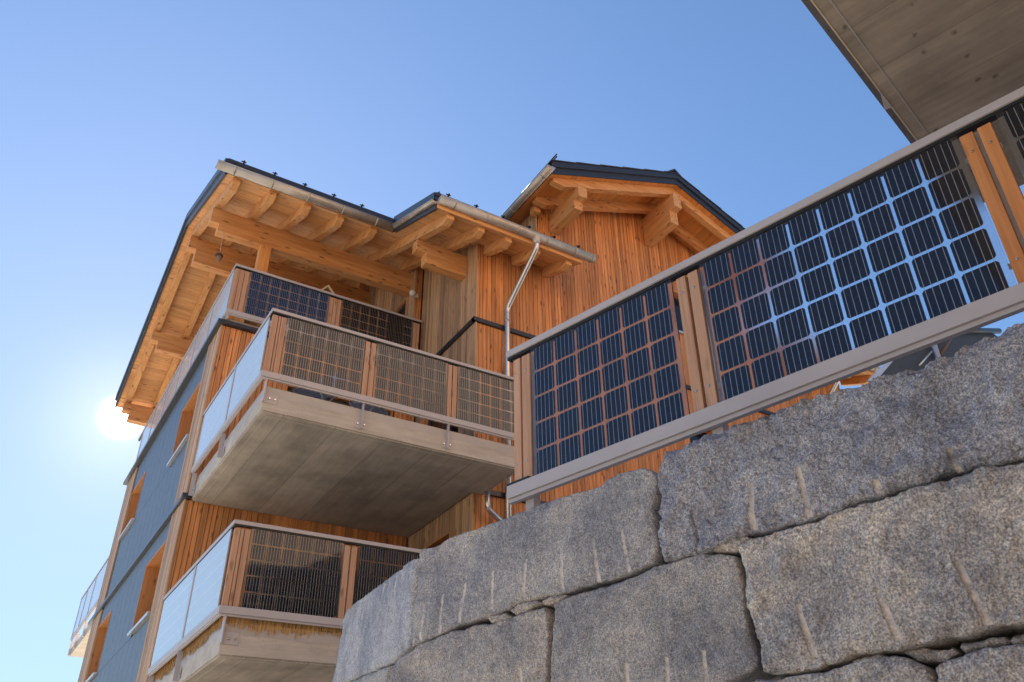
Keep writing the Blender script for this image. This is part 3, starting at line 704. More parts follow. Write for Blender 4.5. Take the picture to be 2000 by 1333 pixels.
gutter((1.31, 11.33, 10.065), (4.40, 11.33, 10.065), 0.09, rings=0.62)
gutter((4.43, 9.54, 9.40), (7.52, 9.54, 9.40), 0.09, rings=0.60)
gutter((6.50, 9.27, 10.93), (6.50, 11.9, 10.93), 0.08, rings=0.55)
gutter((12.6, 9.54, 9.415), (15.75, 9.54, 9.415), 0.085, rings=0.60)
gutter((4.395, 9.60, zs(9.6)+0.13), (4.395, 11.32, zs(11.32)+0.10), 0.05, rings=0.9)
def pipe(path, r=0.046, name='downpipe'):
    P = [Vector(p) for p in path]; out = [P[0]]
    for i in range(1, len(P)-1):
        a, b, c = P[i-1], P[i], P[i+1]; k = 0.09
        s = b+(a-b).normalized()*min(k, (a-b).length/2); e = b+(c-b).normalized()*min(k, (c-b).length/2)
        for t in (0, .25, .5, .75, 1): out.append(s*(1-t)**2+b*2*t*(1-t)+e*t*t)
    out.append(P[-1])
    m = MB(); m.tube(out, r, 20); o = m.build(name, M_PIPE, bld); return o
dp = pipe([(6.30, 9.54, 9.34), (6.31, 9.54, 9.17), (6.19, 10.35, 8.32), (6.19, 10.35, 0.9)])
m = MB(); m.lathe((6.30, 9.54, 9.23), [(0.055, 0), (0.062, 0.05), (0.10, 0.12), (0.10, 0.125)], 18); m.build('pipe_collar', M_ZINC, dp)
for z in (8.05, 6.6, 5.2, 3.6, 2.2):
    m = MB(); m.tube([(6.19, 10.35, z), (6.19, 10.35, z+0.03)], 0.052, 16); m.box(6.18, 6.20, 10.39, 10.47, z+0.005, z+0.025); m.build('pipe_clamp', M_ZINC, dp)
pipe([(5.80, 10.30, 4.93), (5.82, 10.32, 4.62), (6.17, 10.35, 4.42)], 0.042)
pipe([(14.25, 9.54, 9.34), (14.25, 9.54, 9.17), (14.1, 10.35, 8.32), (14.1, 10.35, 1.3)])
# snow guards on the eaves
for x0, x1, y in ((1.7, 4.3, 11.42), (4.6, 7.2, 9.62)):
    x = x0
    while x < x1:
        z = zs(y)+0.30; m = MB(); m.box(x, x+0.028, y-0.08, y+0.12, z, z+0.012); m.box(x-0.03, x+0.055, y-0.06, y-0.048, z+0.0125, z+0.03); m.box(x, x+0.028, y-0.085, y-0.061, z+0.0125, z+0.03); m.build('snow_guard', M_DARK, bld); x += 0.52
for (x, y, z) in ((6.60, 9.45, 11.17), (4.55, 10.0, zs(10.0)+0.28)):
    m = MB(); m.tube([(x, y-0.22, z+0.02), (x, y+1.0, z+0.42 if x < 5 else z+0.02)], 0.014, 8); m.tube([(x, y-0.22, z+0.08), (x, y+1.0, z+0.48 if x < 5 else z+0.08)], 0.014, 8); m.build('snow_rail', M_DARK, bld)

# balconies -------------------------------------------------------------
def bracket(parent, F, a, z0, zslab_top, plate=True, n=-0.012):
    m = MB(); m.fbox(F, a-0.006, a+0.006, -0.075, n-0.004, zslab_top-0.17, z0-0.023)
    m.fbox(F, a-0.075, a+0.075, -0.078, -0.0705, zslab_top-0.155, zslab_top-0.035)
    o = m.build('bracket', M_RAIL, parent)
    for s in (-0.045, 0.045): b = MB(); b.tube([F.p(a+s, -0.071, zslab_top-0.10), F.p(a+s, -0.055, zslab_top-0.10)], 0.010, 8); b.build('bolt', M_BOLT, parent)
def balcony(name, cx_, cy_, z0, H, slab_top, slab_bot, panels, slatspans, side_len, xr, sidepost, slabx0=0.085, slaby0=0.078, brx=(), brside=()):
    s = MB(); ch = 0.02
    x0, y0 = cx_+slabx0, cy_+slaby0
    xs_, ys_ = 5.612, 10.44
    outline = [(x0, y0), (xr, y0), (xr, ys_), (xs_, ys_), (xs_, 12.62), (x0, 12.62)]
    s.prism([(x, y, slab_bot+0.02) for x, y in outline], (0, 0, slab_top-slab_bot-0.02), 1)
    e = 0.02; inner = [(x0+e, y0+e), (xr-e, y0+e), (xr-e, ys_), (xs_, ys_), (xs_, 12.62), (x0+e, 12.62)]
    s.prism([(x, y, slab_bot) for x, y in inner], (0, 0, 0.02), 0)
    # drip groove strips
    s.box(x0+0.10, xr-0.1, y0+0.100, y0+0.108, slab_bot-0.004, slab_bot-0.0005, 1); s.box(x0+0.10, x0+0.108, y0+0.1085, 12.5, slab_bot-0.004, slab_bot-0.0005, 1)
    slab = s.build('balcony_slab', [M_CONC, M_CONCE], bld)
    u = MB(); u.box(x0+0.012, xr, y0+0.012, y0+0.03, slab_top+0.0005, slab_top+0.125); u.box(x0+0.012, x0+0.03, y0+0.0305, 12.6, slab_top+0.0005, slab_top+0.125); u.build('edge_upstand', M_UPST, slab)
    Ff = Frame((cx_, cy_, 0), (1, 0, 0), (0, -1, 0)); Fd = Frame((cx_, cy_, 0), (0, 1, 0), (-1, 0, 0))
    rail_pair(slab, Ff, 0, xr-cx_+0.05, z0, H, m0a=1.0); rail_pair(slab, Fd, 0, side_len, z0, H, m0a=1.0)
    for a, c in panels: add_panel(slab, Ff, a-cx_, 1, c, z0+0.070, z0+H-0.05, seg=5, busfine=0.0026, depth=-0.02)
    slats(slab, Ff, [(a-cx_, b-cx_) for a, b in slatspans], z0+0.079, z0+H-0.085, screws=False, n1=-0.02)
    yy = 0.14; k = 0
    for p in list(sidepost)+[side_len]:
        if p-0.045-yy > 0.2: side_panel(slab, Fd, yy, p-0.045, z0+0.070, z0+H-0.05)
        if p != side_len:
            q = MB(); q.fbox(Fd, p-0.04, p+0.03, -0.05, -0.005, z0+0.079, z0+H-0.063); q.build('rail_post', M_RAIL, slab)
        yy = p+0.035
    for a in brx: bracket(slab, Ff, a-cx_, z0, slab_top)
    for a in brside: bracket(slab, Fd, a-cy_, z0, slab_top)
    # corner bracket
    q = MB(); q.fbox(Ff, 0.075, 0.09, -0.085, -0.012, slab_top-0.10, z0-0.023); q.fbox(Ff, 0.092, 0.26, -0.0775, -0.0695, slab_top-0.10, slab_top+0.02); 
    q.build('corner_bracket', M_RAIL, slab)
    for a in (0.16, 0.225): q = MB(); q.tube([Ff.p(a, -0.0705, slab_top-0.045), Ff.p(a, -0.052, slab_top-0.045)], 0.011, 10); q.build('bolt', M_BOLT, slab)
    return slab
b2 = balcony('upper', 2.110, 9.32, 5.308, 0.992, 5.10, 4.880, [(2.322, 6), (3.545, 6), (4.770, 6)],
        [(2.135, 2.205), (2.214, 2.240), (2.248, 2.315), (3.375, 3.450), (3.470, 3.535), (4.620, 4.680), (4.695, 4.762)],
        3.32, 5.83, (1.62,), brx=(3.44, 4.66), brside=(11.05, 12.55))
b1 = balcony('lower', 2.100, 9.32, 2.482, 1.003, 2.295, 2.075, [(2.302, 6), (3.540, 6), (4.77, 6)],
        [(2.125, 2.187), (2.193, 2.226), (2.234, 2.295), (3.380, 3.446), (3.463, 3.532), (4.62, 4.68), (4.70, 4.76)],
        3.32, 5.83, (1.62,), brx=(3.5, 4.7), brside=(11.05, 12.55))
# top terrace railing (front y=12.45 and long side)
cx3, cy3, z3 = 2.100, 12.45, 8.078
Ff3 = Frame((cx3, cy3, 0), (1, 0, 0), (0, -1, 0)); Fd3 = Frame((cx3, cy3, 0), (0, 1, 0), (-1, 0, 0))
tr_ = MB(); tr_.fbox(Ff3, 0.0, 0.01, -0.2, -0.19, 8.0, 8.01); 
m = MB(); m.box(2.13, 2.165, 12.50, 12.58, 8.001, z3-0.023); m.box(3.9, 3.935, 12.50, 12.58, 8.001, z3-0.023); m.box(5.2, 5.235, 12.50, 12.58, 8.001, z3-0.023)
tr3 = m.build('terrace_railing', M_RAIL, bld)
rail_pair(tr3, Ff3, 0, 3.465, z3, 1.0, m0a=1.0); rail_pair(tr3, Fd3, 0, 7.75, z3, 1.0, m0a=1.0)
add_panel(tr3, Ff3, 0.262, 1, 8, z3+0.07, z3+0.95, depth=-0.02, busfine=0.0028); add_panel(tr3, Ff3, 1.897, 1, 8, z3+0.07, z3+0.95, depth=-0.02, busfine=0.0028)
slats(tr3, Ff3, [(0.02, 0.094), (0.10, 0.17), (0.178, 0.25), (1.675, 1.742), (1.75, 1.815), (1.823, 1.887), (3.31, 3.37), (3.378, 3.43)], z3+0.079, z3+0.915, n1=-0.02)
yy = 0.1
for p in (1.45, 2.60, 3.75, 4.9, 6.05, 7.2):
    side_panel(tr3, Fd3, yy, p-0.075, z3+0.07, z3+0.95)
    q = MB(); q.fbox(Fd3, p-0.07, p+0.0, -0.05, -0.005, z3+0.079, z3+0.938); q.build('rail_post', M_RAIL, tr3); yy = p+0.01
# far balcony on the rear side, seen past the facade
q = MB(); q.box(2.20, 5.0, 20.3, 23.9, 4.98, 5.17); fs = q.build('balcony_slab', M_CONCE, bld)
Fd4 = Frame((2.13, 20.3, 0), (0, 1, 0), (-1, 0, 0))
rail_pair(fs, Fd4, 0, 3.7, 5.37, 1.0)
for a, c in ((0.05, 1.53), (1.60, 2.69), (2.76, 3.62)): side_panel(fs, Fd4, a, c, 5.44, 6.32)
for a in (1.56, 2.72, 3.65): q = MB(); q.fbox(Fd4, a-0.02, a+0.03, -0.05, -0.003, 5.449, 6.31); q.build('rail_post', M_RAIL, fs)
for a in (0.4, 1.6, 2.8, 3.6): q = MB(); q.fbox(Fd4, a-0.01, a+0.02, -0.09, -0.02, 5.0, 5.347); q.build('bracket', M_RAIL, fs)

# ------------------------------------------------------------------ loose things on the building
# reed screen tied behind the lower balustrade
m = MB()
for k in range(900):
    x = 2.22+3.3*k/900+random.uniform(-.002, .002); zl = 2.482-0.075-0.022*math.sin(x*5.1)-0.012*math.sin(x*13)-random.uniform(0, 1)**2*0.075
    dx, dy = random.uniform(-.012, .012), random.uniform(0, .015); y = 9.395+random.uniform(0, .01); r = 0.0022
    m.prism([(x-r, y, zl), (x+r, y, zl), (x, y+r*1.6, zl)], (dx, dy, 2.482+0.12-zl))
m.build('reed_front', M_REED)
front_reed = bpy.data.objects['reed_front']
m = MB()
for k in range(850):
    y = 9.40+3.1*k/850; zl = 2.482-0.065-0.022*math.sin(y*4.3+1)-0.012*math.sin(y*12)-random.uniform(0, 1)**2*0.075
    x = 2.178+random.uniform(0, .01); r = 0.0022; d = random.uniform(-.012, .012)
    m.prism([(x, y-r, zl), (x, y+r, zl), (x+r*1.6, y, zl)], (random.uniform(0, .01), d, 2.482+0.10-zl))
side_reed = m.build('reed_side', M_REED)
reed = thing('reed_screen', 'dry reed privacy screen fringing out below the rail of the lowest balcony', 'screen', (2.22, 9.41, 2.4))
for o, nm in ((front_reed, 'reed_mat'), (side_reed, 'reed_mat')):
    o.name = nm; o.parent = reed; o.matrix_parent_inverse = Matrix.Translation(-reed.location)
# hanging acorn
ac = thing('acorn_ornament', 'dark felt acorn ornament hanging on a string from the roof beam', 'ornament', (1.835, 12.60, 9.16))
m = MB(); m.lathe((1.835, 12.60, 9.175), [(0.005, -0.075), (0.028, -0.055), (0.045, -0.02), (0.052, 0.02), (0.05, 0.04)], 16); m.build('nut', M_ACORN2, ac)
m = MB(); m.lathe((1.835, 12.60, 9.215), [(0.05, -0.02), (0.064, -0.005), (0.062, 0.03), (0.04, 0.055), (0.008, 0.065)], 16); m.build('cap', M_ACORN, ac)
m = MB(); m.tube([(1.835, 12.60, 9.28), (1.85, 12.80, 9.95)], 0.003, 6); m.build('string', M_CREAM, ac)
# globe lamp on the terrace wall
lp = thing('wall_lamp', 'small white globe lamp on the timber corner under the beam end', 'lamp', (5.37, 12.60, 9.74))
m = MB(); m.lathe((5.385, 12.56, 9.72), [(0.01, -0.065), (0.045, -0.05), (0.066, -0.01), (0.06, 0.03), (0.035, 0.058), (0.01, 0.066)], 18); m.build('globe', M_WHITE, lp)
m = MB(); m.box(5.43, 5.52, 12.585, 12.625, 9.68, 9.76); m.build('base', M_WHITE, lp)
# folding table leaning behind the top railing
q = MB(); q.prism([(3.655, 12.75, 9.27), (3.80, 12.75, 9.455), (3.96, 12.75, 9.27), (3.925, 12.75, 9.27), (3.80, 12.75, 9.41), (3.69, 12.75, 9.27)], (0, 0.03, 0)); q.prism([(3.655, 12.75, 8.02), (3.69, 12.75, 8.02), (3.69, 12.75, 9.2695), (3.655, 12.75, 9.2695)], (0, 0.03, 0)); q.prism([(3.925, 12.75, 8.02), (3.96, 12.75, 8.02), (3.96, 12.75, 9.2695), (3.925, 12.75, 9.2695)], (0, 0.03, 0))
ea = thing('easel_frame', 'cream wooden frame with a pointed top showing above the uppermost solar balustrade', 'frame', (3.84, 12.63, 8.02)); q.build('frame', M_CREAM, ea)
# garden chairs on the upper balcony
def chair(x, y, rz, label):
    c = thing('garden_chair', label, 'chair', (x, y, 5.10), 'folding garden chairs on the middle balcony')
    ca, sa = math.cos(rz), math.sin(rz); T = lambda u, v, w: (x+u*ca-v*sa, y+u*sa+v*ca, 5.10+w)
    for s in (-1, 1):
        for path in ([(-.2, s*.22, 0.01), (.2, s*.22, .45), (.28, s*.22, .85)], [(.22, s*.19, 0.01), (-.2, s*.19, .45)]):
            m = MB(); m.tube([T(*p) for p in path], 0.011, 8); m.build('leg', M_SILL, c)
    m = MB()
    for k in range(6): u = -.2+.07*k; m.hexa([T(u, -.21, .45), T(u+.055, -.21, .45), T(u+.055, .21, .45), T(u, .21, .45), T(u, -.21, .465), T(u+.055, -.21, .465), T(u+.055, .21, .465), T(u, .21, .465)])
    m.build('seat', M_SILL, c)
    m = MB()
    for k in range(4): w = .56+.075*k; u = .222+.012*k; m.hexa([T(u, -.21, w), T(u+.012, -.21, w), T(u+.012, .21, w), T(u, .21, w), T(u, -.21, w+.055), T(u+.012, -.21, w+.055), T(u+.012, .21, w+.055), T(u, .21, w+.055)])
    m.build('backrest', M_SILL, c)
chair(2.95, 9.85, 0.5, 'folding garden chair on the middle balcony, nearer its open corner')
chair(3.75, 9.95, 2.4, 'folding garden chair on the middle balcony, nearer the timber wall')

# ------------------------------------------------------------------ neighbouring concrete balcony (top right)
d1 = np.array([math.cos(math.radians(14.3)), math.sin(math.radians(14.3)), 0]); n1 = np.array([-d1[1], d1[0], 0])   # edge direction, outward (to the left)
Fn = Frame((3.112-0.247*0.05, 1.694+0.969*0.05, 0), d1, n1)
M_CONCN = concrete('board_marked_concrete', (0.37, 0.32, 0.27), tuple(Wd[:2]), 0.42, dirty=0.5, pores=0.75, plank=True)
nb = thing('neighbouring_building', 'overhanging concrete balcony slab of the neighbouring building with a grey metal edge', 'building', (6.5, 0.0, GZ))
ZB = 4.31
m = MB()
A = lambda a, n, z: Fn.p(a, n, z)
m.prism([A(-7, -0.053, ZB), A(2.6, -0.053, ZB), A(2.6, -3.4, ZB), A(-7, -3.4, ZB)], (0, 0, 0.20), 0)
m.fbox(Fn, -7, 2.6, -0.135, -0.126, ZB-0.004, ZB-0.0003, 1)
sb = m.build('balcony_slab', [M_CONCN, M_UPST], nb)
m = MB(); m.fbox(Fn, -7, 2.60, -0.0525, -0.0425, ZB-0.004, ZB+0.22); m.build('edge_strip', M_CREAM, sb)
m = MB(); m.fbox(Fn, -7, 2.62, -0.042, 0.0, ZB+0.012, ZB+0.06); m.build('edge_profile', M_EDGE, sb)
for a in (-0.35, 0.28, 0.74, 1.25, 1.8):
    q = MB(); q.tube([A(a, -0.02, ZB+0.008), A(a, -0.02, ZB+0.0118)], 0.0045, 8); q.build('rivet', M_RUBBER, sb)
m = MB(); m.fbox(Fn, -7, 2.65, -0.04, 0.0, ZB+0.10, ZB+0.19); m.build('bottom_rail', M_RAIL, sb, bevel=0.003)
m = MB(); m.fbox(Fn, -7, 2.65, -0.04, 0.0, ZB+1.05, ZB+1.09); m.build('top_rail', M_RAIL, sb, bevel=0.003)
for a in (-1.6, 0.99, 2.4):
    m = MB(); m.prism([A(a-0.06, -0.052, ZB-0.012), A(a+0.14, -0.052, ZB-0.012), A(a+0.14, -0.002, ZB-0.004)], (0, 0, 0.015)); m.build('bracket', M_RAIL, sb)
for a in (-2.5, -0.6, 1.0):
    add_panel(sb, Fn, a, 1, 8, ZB+0.20, ZB+1.05, depth=-0.01)
M_DKW = wood('bounce_wall_timber', 'z', (0.24, 0.145, 0.080), (0.42, 0.28, 0.175), vary=0.3, knots=0.4)
m = MB(); m.prism([A(-9, -3.4, GZ), A(10, -3.4, GZ), A(10, -9, GZ), A(-9, -9, GZ)], (0, 0, 14.5-GZ)); m.build('wall', M_DKW, nb)  # unseen wall, added for warm bounce and reflections in the balcony glass
m = MB(); m.prism([A(-9.8, -2.6, 14.51), A(10.8, -2.6, 14.51), A(10.8, -9.8, 14.51), A(-9.8, -9.8, 14.51)], (0, 0, 0.3)); m.build('roof', M_TILE, nb)

# ------------------------------------------------------------------ dark awning with steel pole beyond the railing
cp = thing('patio_awning', 'dark blue awning on a steel pole, seen between the solar railing and the stone wall', 'awning', (13.3, 7.0, 1.25))
m = MB()
m.prism([(10.99, 7.0, 6.56), (11.877, 7.0, 7.304), (14.522, 7.0, 8.66), (15.777, 7.0, 9.07), (16.95, 7.0, 8.84), (12.97, 7.0, 6.35), (11.2, 7.0, 6.1)], (0, 0.05, 0)); m.build('canvas', M_DUSK, cp)
m = MB(); m.prism([(10.90, 6.96, 6.56), (11.80, 6.96, 7.29), (11.90, 6.96, 7.30), (11.06, 6.96, 6.56)], (0, 0.03, 0)); m.build('edge_frame', M_SILL, cp)
m = MB(); m.tube([(12.50, 6.94, 7.30), (13.07, 6.94, 7.77)], 0.016, 8); m.build('stay', M_SILL, cp)
m = MB(); m.tube([(13.14, 6.90, 1.3), (13.14, 6.90, 7.96)], 0.05, 12); m.build('pole', M_SILL, cp)
m = MB(); m.tube([(13.20, 6.88, 7.70), (13.95, 6.88, 8.42)], 0.032, 6); m.build('strut', M_BROWN, cp)
m = MB(); m.tube([(14.2, 6.95, 8.60), (15.95, 6.95, 9.16)], 0.06, 8); m.build('front_bar', M_DARK, cp)

# ------------------------------------------------------------------ granite block wall
cxp, cyp, fp = 1109.394492, 659.127113, 1659.597376
R3 = np.array([r2, -u2, fw])
def ray(u, v): return R3.T @ np.array([(u-cxp)/fp, (v-cyp)/fp, 1.0])
class Lattice:
    def __init__(s, seed): s.r = np.random.RandomState(seed).rand(256, 256)
    def __call__(s, x, y):
        xi = np.floor(x).astype(int); yi = np.floor(y).astype(int); fx = x-xi; fy = y-yi
        fx = fx*fx*(3-2*fx); fy = fy*fy*(3-2*fy); g_ = lambda a, b: s.r[a % 256, b % 256]
        return (g_(xi, yi)*(1-fx)+g_(xi+1, yi)*fx)*(1-fy)+(g_(xi, yi+1)*(1-fx)+g_(xi+1, yi+1)*fx)*fy - 0.5
def fbm(seed, x, y, sc, octv=5, gain=0.5):
    o = 0; a = 1.0
    for k in range(octv): o = o+a*Lattice(seed+k)(x*sc*2**k+7.3*k+50, y*sc*2**k+3.1*k+50); a *= gain
    return o
def resample(P, n):
    P = np.array(P, float); d = np.r_[0, np.cumsum(np.hypot(*np.diff(P, axis=0).T))]; t = np.linspace(0, d[-1], n)
    return np.stack([np.interp(t, d, P[:, i]) for i in range(2)], 1)
wall = thing('stone_wall', 'rough grey granite block retaining wall with drill grooves filling the lower right', 'wall', tuple(FG.p(1.0, 3.3, GZ)))
def stone(name, top, bottom, left, right, tint=(1, 1, 1), off=3.10, seed=1, rough=1.0, fine=1.0, drills=(), plane=None, nu=230, nv=90, thick=0.42, rnd=0.014, cracks=()):
    """curves in photo pixels: top & bottom left->right, left & right top->bottom. Cast onto the wall plane."""
    if plane is None: o0, d0, nn = Wn*off, Wd, Wn
    else:
        d0 = plane[1]; nn = np.array([d0[1], -d0[0], 0.0]); o0 = plane[0]+nn*(off-3.10)
    def to(P):
        out = []
        for u, v in P:
            d = ray(u, v); q = d*(np.dot(o0, nn)/np.dot(d, nn)); out.append((np.dot(q-o0, d0), q[2]))
        return out
    T, B = resample(to(top), nu), resample(to(bottom), nu); Lc, Rc = resample(to(left), nv), resample(to(right), nv)
    # make corners agree
    c00, c10, c01, c11 = (T[0]+Lc[0])/2, (T[-1]+Rc[0])/2, (B[0]+Lc[-1])/2, (B[-1]+Rc[-1])/2
    def fix(C, a, b): t = np.linspace(0, 1, len(C))[:, None]; return C+(a-C[0])*(1-t)+(b-C[-1])*t
    T, B, Lc, Rc = fix(T, c00, c10), fix(B, c01, c11), fix(Lc, c00, c01), fix(Rc, c10, c11)
    for C, s_ in ((T, 1), (B, 2), (Lc, 3), (Rc, 4)):
        L_ = np.linspace(0, 1, len(C)); win = np.minimum(1, np.minimum(L_, 1-L_)*12); ln = np.hypot(*(C[-1]-C[0]))
        C[:, 1 if s_ < 3 else 0] += 0.016*rough*fbm(seed*31+s_, L_*ln, L_*0+s_, 9, 5, 0.6)*win
    u = np.linspace(0, 1, nu)[None, :, None]; v = np.linspace(0, 1, nv)[:, None, None]
    S = (1-v)*T[None]+v*B[None]+(1-u)*Lc[:, None]+u*Rc[:, None]-((1-u)*(1-v)*c00+u*(1-v)*c10+(1-u)*v*c01+u*v*c11)
    a, z = S[..., 0], S[..., 1]
    lu = abs(c10[0]-c00[0]); lv = abs(c00[1]-c01[1])
    U = np.broadcast_to(np.linspace(0, 1, nu)[None], a.shape); V = np.broadcast_to(np.linspace(0, 1, nv)[:, None], a.shape)
    ed = np.minimum(np.minimum(U, 1-U)*lu, np.minimum(V, 1-V)*lv)
    rr = rnd*(1+0.8*fbm(seed*7+5, a, z, 6, 3))
    prof = np.clip(ed/rr, 0, 1); h = -rr*(1-np.sqrt(np.clip(1-(1-prof)**2, 0, 1)))
    rid = np.abs(fbm(seed*43, a, z, 14, 4, 0.6)); h = h-0.020*rough*np.clip(1-ed/0.05, 0, 1)*np.clip(rid*3, 0, 1)     # spalled edges
    h = h+0.032*rough*fbm(seed*13, a, z, 2.2, 3, 0.5)*np.minimum(1, ed/0.05)+0.013*rough*fbm(seed*17, a, z, 13, 5, 0.66)*np.minimum(1, 0.3+ed/0.03)
    # conchoidal chips: quantised noise
    q = fbm(seed*19, a+0.5*z, z, 5.0, 4, 0.55); h = h+0.022*rough*np.round(q*6)/6*np.minimum(1, ed/0.03)
    dr = np.zeros_like(h)
    for (p0, p1, wd, dp) in drills:
        (a0, z0), (a1, z1) = to([p0, p1]); L2 = (a1-a0)**2+(z1-z0)**2
        t = ((a-a0)*(a1-a0)+(z-z0)*(z1-z0))/L2; tcl = np.clip(t, 0, 1)
        dist = np.hypot(a-(a0+t*(a1-a0)), z-(z0+t*(z1-z0)))+0.0022*fbm(seed*23, a, z, 60, 3); dist = np.where((t > 0.02*fbm(seed*47, a, z, 70, 2)) & (t < 1.02), dist, 9.0); wd = wd*(0.72+0.28*tcl)
        prof2 = np.clip(1-(dist/wd)**2, 0, 1); h = h-dp*np.sqrt(prof2); dr = np.maximum(dr, np.clip((wd-dist)/(0.25*wd), 0, 1)*(0.62+0.9*fbm(seed*29, a, z, 34, 4)).clip(0, 0.85))
    for (p0, p1, wd, dp) in cracks:
        (a0, z0), (a1, z1) = to([p0, p1]); L2 = (a1-a0)**2+(z1-z0)**2
        t = np.clip(((a-a0)*(a1-a0)+(z-z0)*(z1-z0))/L2, 0, 1); dist = np.hypot(a-(a0+t*(a1-a0))+0.012*fbm(seed*37, z, a*0, 9, 4), z-(z0+t*(z1-z0)))
        h = h-dp*np.clip(1-dist/wd, 0, 1)
    pos = o0[None, None]+a[..., None]*d0-(h[..., None])*nn      # outwards = -nn (towards the camera)
    pos[..., 2] = z
    vs = pos.reshape(-1, 3); idx = np.arange(nu*nv).reshape(nv, nu)
    faces = np.stack([idx[:-1, :-1], idx[1:, :-1], idx[1:, 1:], idx[:-1, 1:]], -1).reshape(-1, 4)
    ring = np.r_[idx[0, :], idx[1:, -1], idx[-1, -2::-1], idx[-2:0:-1, 0]]
    layers = [ring]; allv = [vs]; nv_ = len(vs); drv = [dr.ravel()]
    cen = vs[ring].mean(0)
    for dd, shrink in ((0.03, 1.0), (0.12, 0.995), (thick, 0.97)):
        rp = vs[ring].copy(); c2 = cen*1.0
        rp = c2+(rp-c2)*shrink; rp = rp+nn*dd
        allv.append(rp); layers.append(np.arange(nv_, nv_+len(ring))); nv_ += len(ring); drv.append(np.zeros(len(ring)))
    F_ = [faces]
    for l0, l1 in zip(layers[:-1], layers[1:]): F_.append(np.stack([l0, l1, np.roll(l1, -1), np.roll(l0, -1)], -1)[:, ::-1])
    F_ = np.concatenate(F_); V_ = np.concatenate(allv)
    flip = d0[0]*0
    me = bpy.data.meshes.new(name); me.from_pydata(V_.tolist(), [], F_.tolist()+[layers[-1].tolist()])
    at = me.attributes.new('drill', 'FLOAT', 'POINT'); at.data.foreach_set('value', np.concatenate(drv).astype(np.float32))
    me.polygons.foreach_set('use_smooth', [True]*len(me.polygons)); me.materials.append(M_GRAN); me.update()
    o = bpy.data.objects.new(name, me); COL.objects.link(o); o.parent = wall; o.matrix_parent_inverse = Matrix.Translation(-wall.location)
    o.color = (*tint, fine)
    return o
def D(l, w=0.011, dp=0.010): return [(a, b, w*1.35, dp) for a, b in l]
jB = [(813, 1085), (811.5, 1106), (809.8, 1124), (804.5, 1176.5), (801, 1201), (799, 1262)]
sh = lambda P, dx, dy=0: [(x+dx, y+dy) for x, y in P]
topB = [(822, 1071.5), (850, 1068), (881.5, 1048.8), (906, 1040), (955, 1022.5), (990, 1008.5), (1025, 992.8), (1060, 978.8), (1130, 957.8), (1172, 945.5), (1186, 931.5), (1214, 921), (1252.5, 912), (1270, 917.5), (1280.5, 931.5)]
botB = [(801, 1262), (822, 1253.5), (857, 1239.5), (892, 1222), (951.5, 1204.5), (990, 1190), (1025, 1173), (1053, 1166), (1105.5, 1157), (1158, 1141.5), (1186, 1134.5), (1235, 1117), (1277, 1099.5)]
stone('granite_block', topB, botB, [(822, 1071.5), (815, 1092), (813, 1124), (807, 1180), (803, 1210), (801, 1262)], [(1280.5, 931.5), (1278.8, 970), (1273.5, 991), (1279.5, 1040), (1281, 1071.5), (1277, 1099.5)],
      tint=(0.98, 0.98, 1.0), seed=3, rough=0.55, nu=330, nv=110,
      drills=D([((830, 1178), (819, 1250)), ((864, 1160), (858, 1235)), ((906, 1140), (895, 1215)), ((964, 1115), (957, 1190)), ((1029, 1092), (1022, 1165)), ((1096, 1072), (1098, 1150)), ((1160, 1053), (1168, 1135)), ((1215, 1036), (1228, 1115))], 0.0085, 0.0035))
topC = [(1297, 881), (1331, 871.8), (1380.6, 847), (1430, 830), (1464, 818.6), (1487, 807), (1540, 794), (1563, 780.6), (1604.7, 765.4), (1642.7, 752), (1696, 739.5), (1718.7, 727.4), (1745, 729), (1791, 714), (1821, 697), (1855.5, 689.4), (1886, 666.6), (1910, 651), (1946, 643), (1969, 632.4), (2000, 616), (2100, 566), (2240, 500)]
botC = [(1295, 1096), (1354, 1080.7), (1452.8, 1042.7), (1483, 1039), (1536, 1023.6), (1582, 1012), (1635, 999), (1684.5, 974), (1722.5, 964.7), (1772, 947.6), (1848, 928.6), (1908.7, 909.6), (1962, 899), (2000, 889), (2100, 858), (2260, 805)]
stone('granite_block', topC, botC, [(1297, 881), (1289.4, 906), (1282.8, 940), (1283.8, 963), (1285.7, 1001), (1285.7, 1050), (1295, 1096)], [(2240, 500), (2262, 640), (2260, 805)],
      tint=(0.86, 0.92, 1.06), fine=0.85, seed=8, rough=1.4, off=3.075, nu=520, nv=130,
      drills=D([((1853, 875), (1870, 920))], 0.011, 0.03)+D([((1462, 940), (1470, 1032)), ((1560, 915), (1576, 1008)), ((1712, 938), (1716, 965))], 0.013, 0.016),
      cracks=[((1347, 995), (1356, 1078), 0.008, 0.03)])
topD = [(1441, 1062), (1464, 1049.8), (1506, 1040), (1555, 1024), (1604.7, 1009), (1650, 994), (1677, 981), (1715, 971), (1772, 952), (1848, 933), (1908.7, 914), (1962, 904), (2000, 895), (2100, 864), (2260, 811)]
botD = [(1485, 1311), (1506, 1317), (1563, 1307), (1620, 1295.7), (1669, 1280.5), (1734, 1271), (1772, 1263.4), (1848, 1242.5), (1908.7, 1231), (2000, 1213), (2110, 1185), (2290, 1140)]
stone('granite_block', topD, botD, [(1441, 1062), (1439.6, 1079), (1445, 1109.6), (1454.8, 1162.8), (1466, 1223.6), (1480.4, 1265.3), (1485, 1311)], [(2260, 811), (2280, 960), (2290, 1140)],
      tint=(1.18, 1.14, 1.08), fine=0.72, seed=14, rough=0.85, off=3.06, nu=520, nv=160,
      drills=D([((1555, 1178), (1588, 1284)), ((1712, 1150), (1755, 1248)), ((1872, 1098), (1928, 1218))], 0.0115, 0.015))
